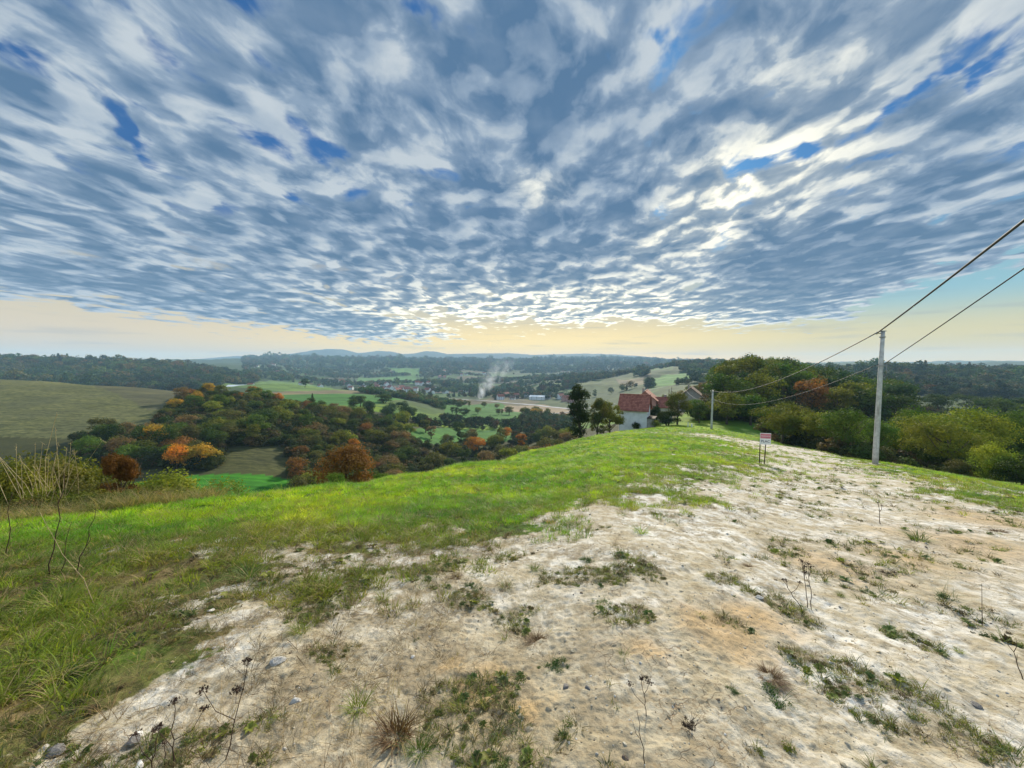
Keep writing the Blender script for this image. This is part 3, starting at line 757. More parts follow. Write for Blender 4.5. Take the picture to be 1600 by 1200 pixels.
# ------------------------------------------------------------------ woods one can see tree by tree
TREE_COLORS = {'dark green': (0.036, 0.066, 0.018), 'green': (0.055, 0.105, 0.022), 'olive green': (0.090, 0.110, 0.022), 'yellow green': (0.115, 0.15, 0.025), 'yellow': (0.28, 0.20, 0.03),
               'orange': (0.27, 0.125, 0.022), 'rust brown': (0.15, 0.080, 0.032), 'grey brown': (0.13, 0.10, 0.065), 'dull green': (0.075, 0.085, 0.035), 'deep blue green': (0.026, 0.058, 0.034)}
TREE_COLORS = {k: tuple(np.array(v) * np.array([1.4, 1.3, 1.0])) for k, v in TREE_COLORS.items()}
LABELS = set()
def wood(group, where, n, px0, px1, D0, D1, space, h0, h1, colors, kinds, seed, cond=None, detail='mid', wide=1.0, name='tree', cat='tree'):
    r = np.random.default_rng(seed); tries = 0; got = 0; mine = []
    cols_of = []; names = list(colors); pw = np.array([colors[c] for c in names], float); pw /= pw.sum()
    while got < n and tries < n * 60:
        tries += 1
        x, y = sector(1, px0, px1, D0, D1, r); x = float(x[0]); y = float(y[0]); px = 800 + FPX * x / y
        if cond and not cond(px, y): continue
        if any((x - a) ** 2 + (y - b) ** 2 < space ** 2 for a, b in mine): continue
        mine.append((x, y)); got += 1
        c = names[r.choice(len(names), p=pw)]; col = tuple(np.array(TREE_COLORS[c]) * r.uniform(.8, 1.25))
        k = kinds[r.integers(len(kinds))]; h = r.uniform(h0, h1)
        third = (px - px0) / (px1 - px0); dep = (y - D0) / (D1 - D0)
        pos = ('far left', 'left', 'centre', 'right', 'far right')[min(4, max(0, int(third * 5)))]
        row = ('front', 'middle', 'back')[min(2, int(dep * 3))]
        near_i = min(range(len(cols_of)), key=lambda i: (mine[i][0] - x) ** 2 + (mine[i][1] - y) ** 2) if cols_of else None
        size = ('small ', 'low ', '', 'tall ', 'towering ')[min(4, int((h - h0) / (h1 - h0) * 5))]
        shape = {'round': 'rounded', 'tall': 'upright', 'bush': 'bushy', 'spread': 'broad', 'ragged': 'thin', 'column': 'narrow', 'spruce': 'conical'}[k]
        lab = f'{size}{shape} {c} {"shrub" if k == "bush" else "tree"} {where}, {row} {pos}'
        for extra in ('', f' by {cols_of[near_i]} one' if near_i is not None else '', ' nearer the camera', ' farther back', ' more hidden'):
            if lab + extra not in LABELS: lab = ' '.join((lab + extra).split()[:16]) if len((lab + extra).split()) <= 16 else lab; break
        LABELS.add(lab); cols_of.append(c)
        plant_tree({'bush': 'shrub'}.get(k, name) if k != 'spruce' else 'spruce_tree', k, x, y, h, col, lab, 'shrub' if k == 'bush' else cat, group, detail, int(r.integers(1, 4)), wide * r.uniform(.9, 1.2))
AUT = {'dark green': 2.2, 'green': 2.4, 'olive green': 3.4, 'dull green': 2.2, 'yellow green': 1.8, 'rust brown': 1.2, 'grey brown': 1.2, 'orange': .3, 'yellow': .4}
wood('trees along the foot of the brown hillside', 'below the brown hillside', 24, 130, 335, 99, 120, 4.6, 5, 8, {'dark green': 4, 'green': 2, 'olive green': 2, 'dull green': 2, 'rust brown': 1, 'grey brown': 1, 'yellow': .3}, ['round', 'bush', 'spread'], 21)
wood('trees of the autumn wood in the valley', 'in the autumn wood', 104, 235, 640, 116, 208, 5.0, 4.8, 8.2, AUT, ['round', 'spread', 'round', 'tall', 'bush'], 22, cond=lambda px, D: px > 225 + (D - 118) * 0.95, wide=1.15)
wood('trees on the lower valley side', 'on the lower valley side', 52, 440, 700, 62, 118, 4.4, 4.5, 7.6, {'dark green': 3, 'dull green': 3, 'olive green': 3, 'rust brown': 1.2, 'grey brown': 2, 'orange': .25}, ['round', 'bush', 'spread', 'ragged'], 23, cond=lambda px, D: px > 455 + max(0, (82 - D)) * 2.0, wide=1.15)
wood('trees between the valley fields', 'between the valley fields', 42, 600, 900, 118, 235, 7, 6, 10, {'dark green': 3, 'dull green': 3, 'olive green': 2, 'grey brown': 2, 'yellow green': 1, 'orange': .6, 'yellow': .6}, ['round', 'bush', 'spread', 'ragged'], 24, wide=1.1)
wood('bushes below the meadow crest', 'just below the meadow crest', 34, 720, 905, 46, 112, 3.6, 3, 5.5, {'grey brown': 4, 'dull green': 4, 'olive green': 1, 'rust brown': 1}, ['bush', 'ragged', 'round'], 25, cond=lambda px, D: D > 30 + (px - 700) * 0.19 + 8, wide=1.1)
wood('hedgerow trees on the valley fields', 'in the valley hedge line', 20, 560, 860, 300, 470, 8, 6, 10, {'dark green': 4, 'dull green': 3, 'grey brown': 2, 'olive green': 1, 'yellow': .3}, ['round', 'bush', 'tall'], 26, cond=lambda px, D: abs((D - (300 + (px - 560) * .35))) < 10 or abs(D - 452) < 9, wide=1.3)
wood('blue green trees in the middle of the valley', 'in the valley field clump', 12, 548, 668, 225, 262, 5, 7.5, 10, {'deep blue green': 5, 'dark green': 1}, ['round'], 27, wide=1.2)
wood('trees on the wooded knoll', 'on the wooded knoll', 58, 1118, 1405, 98, 172, 6.3, 10, 12.5, {'dark green': 4, 'green': 3, 'olive green': 4, 'deep blue green': 2, 'rust brown': .15}, ['round', 'spread', 'round'], 28, wide=1.0)
wood('trees beside the track end', 'beside the track end', 11, 1085, 1235, 84, 97, 4.2, 5, 8, {'olive green': 3, 'dark green': 3, 'green': 2}, ['round', 'bush'], 29)
wood('thicket behind the concrete pole', 'behind the concrete pole', 24, 1222, 1500, 36, 62, 3.3, 4.6, 6.4, {'yellow green': 1.2, 'olive green': 3, 'green': 4, 'dark green': 1.5}, ['bush', 'round', 'spread'], 30, detail='near', cond=lambda px, D: D > 33 + max(0, 1330 - px) * .14, wide=1.1)
wood('trees at the right of the clearing', 'right of the clearing', 17, 1430, 1700, 44, 78, 4.4, 7, 9.5, {'green': 4, 'dark green': 2, 'olive green': 2, 'yellow green': 1}, ['round', 'spread'], 31, detail='near', wide=1.0)
wood('trees in the valley beyond the thicket', 'between thicket and ridge', 16, 1350, 1700, 100, 235, 9, 10, 14, {'dark green': 4, 'deep blue green': 3, 'green': 1}, ['round', 'spread'], 32, wide=1.2)
wood('trees on the hill beyond the houses', 'on the slope beyond the houses', 26, 985, 1130, 135, 300, 7, 6, 9, {'olive green': 3, 'green': 2, 'dark green': 2, 'rust brown': .6, 'grey brown': 1}, ['round', 'spread', 'bush'], 33)
def one(name, kind, px, D, h, cname, label, cat='tree', detail='mid', wide=1.0, seed=1, mul=1.0):
    c = TREE_COLORS[cname]
    if h > 20: h = (zz(D, h) - float(land((px - 800) / FPX * D, D))) / .97       # a photo row instead of a height
    return plant_tree(name, kind, (px - 800) / FPX * D, D, h, tuple(v * mul for v in c), label, cat, None, detail, seed, wide)
one('autumn_tree', 'round', 270, 96, 7.5, 'orange', 'bright orange tree at the left edge of the green field', wide=1.0, mul=1.6)
one('autumn_tree', 'round', 236, 112, 8, 'yellow', 'mustard yellow tree behind the bright orange tree')
one('autumn_tree', 'tall', 326, 196, 8.5, 'yellow', 'yellow tree standing where the brown hillside meets the wood', wide=1.3)
one('autumn_tree', 'spread', 396, 205, 8.5, 'orange', 'pinkish red tree on top of the autumn wood', wide=1.0, mul=.8)
one('autumn_tree', 'tall', 402, 125, 9.5, 'green', 'fresh green tree in the front of the autumn wood', wide=1.5)
one('rust_shrub', 'tall', 536, 29, 684, 'rust brown', 'rust red pointed shrub rising behind the meadow edge', 'shrub', 'vnear', 1.15, 2, .85)
one('autumn_tree', 'ragged', 735, 62, 8, 'orange', 'orange leaved tree just beyond the meadow edge', wide=1.1, detail='near', mul=.8)
one('field_tree', 'round', 476, 455, 12, 'deep blue green', 'lone dark tree on the pale green knoll field')
one('field_tree', 'spruce', 487, 300, 8, 'dark green', 'small pointed tree at the corner of the ploughed strip')
one('poplar_tree', 'column', 909, 60, 587, 'dark green', 'tall dark narrow tree left of the white house', detail='near', wide=.85, mul=.5)
one('orchard_tree', 'ragged', 934, 70, 612, 'dull green', 'grey green garden tree beside the tall dark tree', detail='near', wide=.6)
one('orchard_tree', 'ragged', 953, 74, 620, 'olive green', 'thin leaved garden tree nearest to the white house', detail='near', wide=.9, mul=1.2)
one('garden_shrub', 'bush', 996, 77, 2.1, 'dark green', 'small dark shrub in front of the white house wall', 'shrub', wide=.75, mul=.7)
one('garden_shrub', 'bush', 1025, 76, 1.9, 'yellow green', 'low yellow green shrub right of the white house', 'shrub', wide=1.0)
one('garden_tree', 'round', 1060, 82, 609, 'olive green', 'large dark olive tree right of the red roofs', detail='near', wide=.95, mul=.7)
one('garden_tree', 'bush', 1045, 79, 4.2, 'dark green', 'dark spreading shrub under the large olive tree', 'shrub', wide=1.2, detail='near', mul=.6)
one('garden_tree', 'bush', 1026, 86, 6.0, 'deep blue green', 'dark shrub between the two red roofs', 'shrub', wide=.45, mul=.5)
one('yellow_shrub', 'bush', 1556, 29, 682, 'yellow green', 'yellow leaved shrub by the grass bank at the right', 'shrub', 'near', .75, 2, 1.4)
one('dark_shrub', 'bush', 1508, 29.5, 1.7, 'dull green', 'low dark round shrub beside the yellow shrub', 'shrub', 'near', 1.3, 3, .7)
one('dark_shrub', 'bush', 1600, 27, 2.6, 'dark green', 'dark green shrub at the right edge of the view', 'shrub', 'near', 1.0, 1, .8)
one('crown_tree', 'round', 1172, 128, 553, 'olive green', 'highest tree on top of the wooded knoll', wide=1.0)
one('yellow_bush', 'bush', 258, 13.5, 722, 'yellow green', 'yellow green bush standing just beyond the grass edge', 'shrub', 'vnear', 1.3, 2, 1.1)
one('red_shrub', 'ragged', 183, 10.5, 686, 'rust brown', 'dark red leaved shrub left of the yellow bush', 'shrub', 'vnear', .62, 3, .6)
one('olive_bush', 'bush', 85, 13.0, 678, 'olive green', 'olive green bush with brown top behind the dry reeds', 'shrub', 'vnear', .75, 1)
one('olive_bush', 'bush', 5, 11.0, 700, 'olive green', 'olive bush cut by the left edge of the view', 'shrub', 'vnear', .8, 2)
one('olive_bush', 'bush', 140, 10.5, 735, 'dull green', 'low tangled bush at the foot of the red shrub', 'shrub', 'vnear', .9, 3)
one('olive_bush', 'bush', 50, 9.0, 748, 'yellow green', 'low yellow green bush in front of the dry reeds', 'shrub', 'vnear', 1.1, 1)
one('verge_bush', 'bush', 30, 12.0, 690, 'dull green', 'brown topped dull bush behind the reeds at the left', 'shrub', 'vnear', .9, 2, 1.1)
one('verge_bush', 'bush', 112, 9.4, 752, 'olive green', 'low olive bush right of the reeds', 'shrub', 'vnear', 1.3, 1, .9)
one('verge_bush', 'bush', 222, 9.6, 768, 'yellow', 'low yellowing bramble between red shrub and yellow bush', 'shrub', 'vnear', 1.6, 3, .5)
one('verge_bush', 'bush', 160, 9.0, 762, 'rust brown', 'low reddish bramble under the red shrub', 'shrub', 'vnear', 1.4, 2, .8)
one('green_weed', 'bush', 520, 11.6, .55, 'green', 'bright green leafy plant on the meadow edge', 'plant', 'near', 1.2, 2, 1.2)
one('green_weed', 'bush', 592, 15.2, .5, 'green', 'small bright green plant at the meadow edge above the valley wood', 'plant', 'near', 1.2, 3, 1.2)

def undergrowth():
    r = np.random.default_rng(77); X = []; Y = []
    for n, a, b, D0, D1, cond in [(900, 120, 340, 97, 122, lambda px, D: D < 118), (3600, 225, 650, 113, 212, lambda px, D: px > 222 + (D - 118) * 0.95), (1500, 440, 720, 60, 120, lambda px, D: px > 458 + np.maximum(0, 82 - D) * 2.0),
                                  (900, 600, 900, 118, 235, lambda px, D: fbm(D / 14, px / 40, 2) > -.1), (900, 720, 910, 44, 115, lambda px, D: D > 38 + (px - 700) * .19),
                                  (1300, 1100, 1420, 90, 180, lambda px, D: D > 0), (700, 1215, 1700, 34, 70, lambda px, D: (D > 36 + np.maximum(0, 1330 - px) * .16)), (900, 1330, 1800, 70, 240, lambda px, D: D > 0)]:
        x, y = sector(n, a, b, D0, D1, r); k = cond(800 + FPX * x / y, y); X.append(x[k]); Y.append(y[k])
    x = np.concatenate(X); y = np.concatenate(Y)
    for outline, colr, tf, lo in FIELDS[3:]:
        p = poly_world(outline, lo)
        if len(p) > 2: k = ~(inside(p, x, y)); x = x[k]; y = y[k]
    h = r.uniform(1.6, 5.2, len(x)) * np.where(y < 60, .6, 1)
    pal = np.array([(0.045, 0.062, 0.020), (0.075, 0.080, 0.026), (0.10, 0.075, 0.035), (0.035, 0.052, 0.020), (0.055, 0.085, 0.022)])
    t = pal[r.integers(0, 5, len(x))] * r.uniform(.7, 1.3, (len(x), 1))
    pr = [bpy.data.objects.new('low_shrub', tree_meshes('bush', 'mid' if i else 'far', 60 + i, M_LEAF_I)[0]) for i in range(3)]
    rot = np.stack([r.normal(0, .1, len(x)), r.normal(0, .1, len(x)), r.uniform(0, 6.28, len(x))], 1)
    scatter('undergrowth', pr, np.stack([x, y, land(x, y) - .1 * h], 1), rot, np.stack([h * 1.1, h * 1.1, h], 1), t, r.integers(0, 3, len(x)), 'brambles and low scrub filling the ground between the valley trees', 'undergrowth')
undergrowth()

# ------------------------------------------------------------------ buildings
def roof_material(name, c1, c2):
    m, w = new_mat(name)
    tc = w.node('ShaderNodeTexCoord').outputs['Object']; x, y, z = w.sep(tc)
    row = w.m('FRACT', w.m('MULTIPLY', z, 3.4)); colm = w.m('FRACT', w.m('MULTIPLY', x, 3.6))
    n = w.noise(tc, 1.4, 4, 0.65); cell = w.noise(w.comb(w.m('FLOOR', w.m('MULTIPLY', x, 3.6)), w.m('FLOOR', w.m('MULTIPLY', z, 3.4)), 0.0), 3.7, 1)
    c = w.mix(w.mr(w.m('ADD', n, w.m('MULTIPLY', w.m('SUBTRACT', cell, .5), .8)), 0.3, 0.7), c1, c2)
    c = w.mix(w.mr(row, 0.80, 0.95, 0, .65), c, tuple(v * .3 for v in c1))
    hgt = w.m('ADD', w.m('SUBTRACT', 1.0, row), w.m('MULTIPLY', w.m('ABSOLUTE', w.m('SUBTRACT', colm, .5)), .8))
    return finish(m, w, c, 0.8, hgt, 0.9, 0.06)
M_TILE = roof_material('red_tiles', (0.20, 0.065, 0.045), (0.33, 0.13, 0.09))
M_TILE2 = roof_material('brown_tiles', (0.11, 0.070, 0.055), (0.19, 0.13, 0.10))
M_WALL = plain_material('white_render', (0.80, 0.80, 0.78), 0.9, 0.14, 1.2, 0.2)
M_PINK = plain_material('pinkish_render', (0.48, 0.27, 0.23), 0.9, 0.15, 1.2, 0.2)
M_GREYW = plain_material('bare_block_wall', (0.42, 0.39, 0.35), 0.9, 0.3, 2.5, 0.4, 0.02)
M_GLASS = plain_material('window_glass', (0.03, 0.035, 0.045), 0.1, 0.2, 1.0, 0.05, 0.01, spec=0.6)
M_WOOD = plain_material('weathered_wood', (0.24, 0.19, 0.13), 0.85, 0.4, 6.0, 0.5)
M_DKWOOD = plain_material('dark_wood', (0.06, 0.04, 0.03), 0.85, 0.4, 6.0, 0.4)
def concrete():
    m, w = new_mat('pole_concrete'); tc = w.node('ShaderNodeTexCoord').outputs['Object']
    st = w.noise(w.vm('MULTIPLY', tc, (9.0, 9.0, .55)), 1.0, 5, .65); n = w.noise(tc, 4.0, 6, .6); z = w.sep(tc)[2]
    c = w.mix(w.mr(n, .35, .65), (0.40, 0.39, 0.36, 1), (0.56, 0.55, 0.51, 1)); c = w.mix(w.mr(st, .52, .66, 0, .7), c, (0.22, 0.21, 0.19, 1))
    c = w.mix(w.mr(w.m('ADD', z, w.m('MULTIPLY', n, .8)), 1.3, .3, 0, .6), c, (0.24, 0.21, 0.15, 1))
    return finish(m, w, c, .9, n, .5, .012)
M_CONC = concrete()
M_METAL = plain_material('galvanised_metal', (0.34, 0.35, 0.36), 0.5, 0.2, 12.0, metallic=0.6)
M_CABLE = plain_material('cable_sheath', (0.045, 0.045, 0.05), 0.6)
M_WHITE = plain_material('white_paint', (0.78, 0.78, 0.76), 0.6, 0.06, 3.0)
def gable_parts(w, d, hw, rise, over, th=0.16, sink=1.2):
    """wall and roof meshes; ridge runs along x, front wall on the -y side, floor at z = 0"""
    g = Geo(); t = .25
    V = [(-w / 2, -d / 2, -sink), (w / 2, -d / 2, -sink), (w / 2, d / 2, -sink), (-w / 2, d / 2, -sink), (-w / 2, -d / 2, hw), (w / 2, -d / 2, hw), (w / 2, d / 2, hw), (-w / 2, d / 2, hw), (-w / 2, 0, hw + rise), (w / 2, 0, hw + rise)]
    g.add(V, [(0, 1, 5, 4), (2, 3, 7, 6), (1, 2, 6, 9, 5), (3, 0, 4, 8, 7), (3, 2, 1, 0), (4, 5, 9, 8), (6, 7, 8, 9)])
    r = Geo(); k = rise / (d / 2); xo = w / 2 + over; yo = d / 2 + over
    for s in (-1, 1):
        e = (s * yo, hw - k * over + .03); top = (0.0, hw + rise + .03)
        A = [(-xo, e[0], e[1]), (xo, e[0], e[1]), (xo, top[0], top[1]), (-xo, top[0], top[1])]
        B = [(x, y, z + th) for x, y, z in A]
        r.add(A + B, [(0, 3, 2, 1), (4, 5, 6, 7), (0, 1, 5, 4), (1, 2, 6, 5), (3, 0, 4, 7)] if s < 0 else [(0, 1, 2, 3), (7, 6, 5, 4), (4, 5, 1, 0), (5, 6, 2, 1), (7, 4, 0, 3)])
    r.tube([(-xo, 0, hw + rise + .03 + th), (xo, 0, hw + rise + .03 + th)], [.11, .11], 8)
    return g, r
def window_part(parent, x, y, z, w, h, face):
    """frame with glass on the front (-y) or side (+x) wall"""
    f = Geo(); t = .07
    def bx(g, a0, a1, z0, z1, d0, d1):
        if face == 'front': g.box((a0, y - d1, z0), (a1, y - d0, z1))
        else: g.box((y + d0, a0, z0), (y + d1, a1, z1))
    bx(f, x - w / 2, x - w / 2 + t, z, z + h, .003, .05); bx(f, x + w / 2 - t, x + w / 2, z, z + h, .003, .05)
    bx(f, x - w / 2 + t, x + w / 2 - t, z, z + t, .003, .05); bx(f, x - w / 2 + t, x + w / 2 - t, z + h - t, z + h, .003, .05); bx(f, x - .03, x + .03, z + t, z + h - t, .003, .04)
    o = f.obj('window', [M_WHITE], parent)
    p = Geo(); bx(p, x - w / 2 + t, x + w / 2 - t, z + t, z + h - t, .004, .015); p.obj('pane', [M_GLASS], o)
    return o
def house(name, px, D, base, rz, w, d, hw, rise, over, wall, roof, label, windows=(), chimney=None, door=None):
    x = (px - 800) / FPX * D
    e = empty(name, (x, D, base), math.radians(rz)); tag(e, label, 'house')
    g, r = gable_parts(w, d, hw, rise, over)
    g.obj('wall', [wall], e); ro = r.obj('roof', [roof], e)
    if chimney:
        c = Geo(); cx, cy = chimney; c.box((cx - .25, cy - .25, hw + rise * .4), (cx + .25, cy + .25, hw + rise + .7)); c.box((cx - .32, cy - .32, hw + rise + .7), (cx + .32, cy + .32, hw + rise + .8)); c.obj('chimney', [M_GREYW], ro)
    for (face, a, z, ww, hh) in windows:
        window_part(e, a, -d / 2 if face == 'front' else w / 2, z, ww, hh, face)
    if door:
        dg = Geo(); dg.box((door - .45, -d / 2 - .06, 0), (door + .45, -d / 2 - .003, 2.0)); do = dg.obj('door', [M_DKWOOD], e)
        h = Geo(); h.box((door + .3, -d / 2 - .11, 1.0), (door + .36, -d / 2 - .061, 1.04)); h.obj('handle', [M_METAL], do)
    return e
h1 = house('house', 993, 80, -11.9, -27, 5.5, 5.2, 4.25, 2.65, .42, M_WALL, M_TILE, 'white house with a steep red tiled roof at the end of the meadow', [('side', -1.2, 2.9, .9, 1.0), ('side', 0.6, 4.6, .7, .7)])
g_ = Geo(); g_.box((2.76, -2.5, -1.0), (4.1, 1.2, 2.5)); g_.obj('annex', [M_GREYW], h1)
g_ = Geo(); g_.box((2.77, -2.75, 2.503), (4.3, 1.3, 2.6)); g_.obj('annex_roof', [M_DKWOOD], h1)
house('house', 1010.5, 96, -13.6, 66, 7.0, 5.0, 6.4, 2.0, .5, M_PINK, M_TILE, 'pink gabled house whose top shows above the white house roof', [('side', 0, 5.6, .9, 1.0)], (-1.5, .6))
house('house', 1033, 95, -13.4, -10, 4.6, 4.6, 4.6, 1.9, .45, M_WALL, M_TILE, 'low white house with a flat pitched red roof behind the gap', [('front', -.8, 2.6, .9, .9), ('front', 1.0, 2.6, .9, .9)], (1.2, .5))
house('house', 1081, 130, -14.4, 62, 9.0, 7.6, 5.0, 3.1, .7, M_GREYW, M_TILE2, 'unfinished grey house with a brown gable roof among trees', [('side', -1.6, 1.4, 1.1, 1.2), ('side', 1.6, 1.4, 1.1, 1.2), ('side', -1.2, 4.2, 1.0, 1.1), ('side', 1.2, 4.2, 1.0, 1.1)], (1.5, 1.0))

# houses of the valley town
def far_house_proto(name, w, d, hw, rise, wall, roof):
    g, r = gable_parts(w, d, hw, rise, .5, sink=2.5)
    f = Geo()
    for k in range(3):
        for q in (0, 1):
            a = -w / 3 + k * w / 3; z = .9 + q * 2.7
            if z + 1.2 < hw: f.box((a - .5, -d / 2 - .03, z), (a + .5, -d / 2 - .004, z + 1.2))
    return (g.obj('wall', [wall], None, link=False).data, r.obj('roof', [roof], None, link=False).data, f.obj('window', [M_GLASS], None, link=False).data)
FH = [far_house_proto('a', 11, 9, 5.6, 3.6, M_WALL, M_TILE), far_house_proto('b', 9, 8, 3.2, 3.2, M_WALL, M_TILE2), far_house_proto('c', 10, 9, 5.8, 3.2, M_PINK, M_TILE), far_house_proto('d', 26, 11, 5, 2.2, M_WALL, M_WHITE)]
FHL = ['white red roofed house', 'low brown roofed house', 'pinkish red roofed house', 'long white pale roofed building']
_hseen = {}
def far_house(k, px, D, rz, where, group='houses of the valley', s=1.0):
    x = (px - 800) / FPX * D
    e = empty('house', (x, D, float(land(x, D)) + .3), math.radians(rz)); e.scale = (s, s, s)
    tag(e, FHL[k] + ' ' + where, 'house', group); e_ = e
    for m_, nm in zip(FH[k], ('wall', 'roof', 'window')):
        o = bpy.data.objects.new(nm, m_); scene.collection.objects.link(o); o.parent = e
    return e
TOWN = []
r_ = random.Random(4)
for (px, D, k, rz) in [(370, 600, 3, 8), (392, 610, 0, -20), (398, 640, 1, 30), (383, 640, 1, 10)]: far_house(k, px, D, rz, 'left behind the pale green knoll' + (', the left one' if px == 383 else ', the right one' if px == 398 else ''))
for (px, D, k, rz) in [(782, 640, 0, 20), (801, 660, 1, -15), (806, 690, 0, 10), (840, 640, 3, -18), (856, 650, 1, 15), (884, 600, 2, 25), (893, 575, 2, -30), (876, 640, 0, 35), (823, 700, 0, 5), (791, 730, 2, 40)]:
    far_house(k, px, D, rz, ('left of' if px < 815 else 'above' if px < 870 else 'at the right end of') + ' the valley road' + {782: ', nearest to the smoke', 806: ', farther from the smoke', 884: ', larger in view', 893: ', touching the dark tree'}.get(px, ''), 'houses along the valley road')
mine = []
for i in range(64):
    for _ in range(40):
        kind = r_.random()
        if kind < .62: px, D, wh = r_.uniform(560, 730), r_.uniform(770, 1060), 'in the valley town'
        elif kind < .78: px, D, wh = r_.uniform(455, 560), r_.uniform(800, 1250), 'left of the valley town'
        elif kind < .9: px, D, wh = r_.uniform(388, 445), r_.uniform(1150, 1900), 'on the far slope above the knoll'
        else: px, D, wh = r_.uniform(685, 800), r_.uniform(1350, 1700), 'on the hillside beyond the town'
        x = (px - 800) / FPX * D
        if all((x - a) ** 2 + (D - b) ** 2 > 19 ** 2 for a, b in mine): break
    mine.append((x, D)); dep = ('front', 'middle', 'back')[min(2, int(((D - 770) % 400) / 133))]
    rz = r_.uniform(-60, 60); turn = 'turned left' if rz > 20 else 'turned right' if rz < -20 else 'facing the meadow'
    third = ('left', 'middle', 'right')[min(2, int(((px - 388) % 57) / 19))]
    TOWN.append((wh, dep, px, far_house(r_.choice([0, 0, 0, 1, 1, 2]), px, D, rz, wh, s=r_.uniform(.9, 1.25))))

ORD = 'first second third fourth fifth sixth seventh eighth ninth tenth eleventh twelfth thirteenth fourteenth fifteenth sixteenth seventeenth eighteenth nineteenth twentieth'.split()
for wh, dep in sorted({(a, b) for a, b, _, _ in TOWN}):
    for i, t_ in enumerate(sorted((t for t in TOWN if t[0] == wh and t[1] == dep), key=lambda t: t[2])):
        t_[3]['label'] = t_[3]['label'].replace(' ' + wh, '') + f', {ORD[i % 20]} from left, {dep} row {wh}'

# valley road
def ribbon(name, pts, width, mat, lift, label=None, kind='structure'):
    P = np.array(pts, float); t = np.linspace(0, len(P) - 1, len(P) * 14); x = np.interp(t, range(len(P)), P[:, 0]); y = np.interp(t, range(len(P)), P[:, 1])
    dx = np.gradient(x); dy = np.gradient(y); L = np.hypot(dx, dy); nx = -dy / L; ny = dx / L
    cols = 5; V = []
    for k in range(cols):
        o = (k / (cols - 1) - .5) * width; X = x + nx * o; Y = y + ny * o
        V.append(np.stack([X, Y, land(X, Y) + lift], 1))
    V = np.stack(V, 1); n = len(t); idx = np.arange(n * cols).reshape(n, cols)
    F = np.stack([idx[:-1, :-1], idx[1:, :-1], idx[1:, 1:], idx[:-1, 1:]], -1).reshape(-1, 4)
    o = mesh_obj(name, V.reshape(-1, 3), F, [mat], True); tag(o, kind=kind); return o
M_ROAD = plain_material('pale_road', (0.40, 0.40, 0.41), 0.9, 0.2, 0.2)
px2 = lambda px, D: ((px - 800) / FPX * D, D)
ribbon('road', [px2(640, 700), px2(700, 640), px2(760, 600), px2(800, 575), px2(840, 545), px2(880, 505), px2(915, 475), px2(960, 440)], 8, M_ROAD, .35)
ribbon('road', [px2(855, 420), px2(880, 430), px2(905, 455)], 4, M_ROAD, .35)
# concrete edge strip at the right of the clearing
def slab(px_pts, name, mat, thick, kind='structure'):
    P = [q for q in (unproj(a, b) for a, b in px_pts)]
    n = len(P); V = [(x, y, float(land(x, y)) + .05) for x, y in P]; V = [(x, y, z) for x, y, z in V] + [(x, y, z - thick) for x, y, z in V]
    F = [tuple(range(n)), tuple(reversed(range(n, 2 * n)))] + [(i, n + i, n + (i + 1) % n, (i + 1) % n) for i in range(n)]
    o = mesh_obj(name, V, F, [mat]); tag(o, kind=kind)
slab([(1528, 752), (1560, 755), (1600, 761), (1700, 778), (1700, 796), (1600, 774), (1572, 767), (1545, 760)], 'road', M_CONC, .35)

# ------------------------------------------------------------------ poles and cables
def pole(px, D, top_py, r0, r1, label, lean=0.0, armside=-1):
    x = (px - 800) / FPX * D; z0 = float(land(x, D)); z1 = zz(D, top_py)
    e = empty('utility_pole', (x, D, z0)); tag(e, label, 'utility pole'); H = z1 - z0
    g = Geo(); g.tube([(0, 0, -.8), (0, 0, 0), (lean * .5, 0, H * .5), (lean, 0, H)], [r0 * 1.04, r0, (r0 + r1) / 2, r1], 20); g.obj('pole', [M_CONC], e, True)
    c = Geo(); c.box((lean - r1 * 1.15, -r1 * 1.15, H), (lean + r1 * 1.15, r1 * 1.15, H + .05)); c.obj('cap', [M_METAL], e)
    b = Geo(); b.tube([(lean - r1, 0, H - .12), (lean - r1 - .28, 0, H - .10)], [.03, .025], 8); b.tube([(lean - r1 - .28, 0, H - .18), (lean - r1 - .28, 0, H - .02)], [.045, .035], 8); b.obj('insulator', [M_METAL], e, True)
    k = Geo(); hz_ = H * .745; k.tube([(lean * .75 - r0 - .12, -.02, hz_), (lean * .75 + r0 + .22, -.02, hz_)], [.02, .02], 6); k.tube([(lean * .75 + r0 + .2, -.02, hz_ - .6), (lean * .75 + r0 + .2, -.02, hz_ + .08)], [.015, .015], 6); k.obj('bracket', [M_METAL], e, True)
    for hh in (H - .35, hz_):
        s_ = Geo(); s_.tube([(lean * hh / H, 0, hh - .03), (lean * hh / H, 0, hh + .03)], [r0 * 1.03, r0 * 1.03], 16); s_.obj('strap', [M_METAL], e)
    return Vector((x + lean, D, z1)), e
P1, _ = pole(1374.5, 24, 518, .155, .105, 'tall round concrete pole at the right edge of the clearing', lean=0.06)
P2, _ = pole(1114, 72, 610, .20, .14, 'small distant concrete pole at the end of the track', lean=0.05)
def cable(name, a, b, sag, rad, label, n=40):
    pts = [(Vector(a).lerp(Vector(b), t / n) - Vector((0, 0, sag * 4 * (t / n) * (1 - t / n)))) for t in range(n + 1)]
    g = Geo(); g.tube(pts, [rad] * (n + 1), 6); o = g.obj(name, [M_CABLE], None, True); tag(o, label, 'cable'); return o
A1 = P1 + Vector((-.38, 0, -.08)); A2 = P2 + Vector((-.4, 0, -.08))
cable('power_cable', A1, A2 + Vector((.3, 0, 0)), 1.55, .030, 'upper black cable between the two concrete poles')
L1 = P1 + Vector((-.15, 0, -2.05)); L2 = P2 + Vector((.2, 0, -1.7))
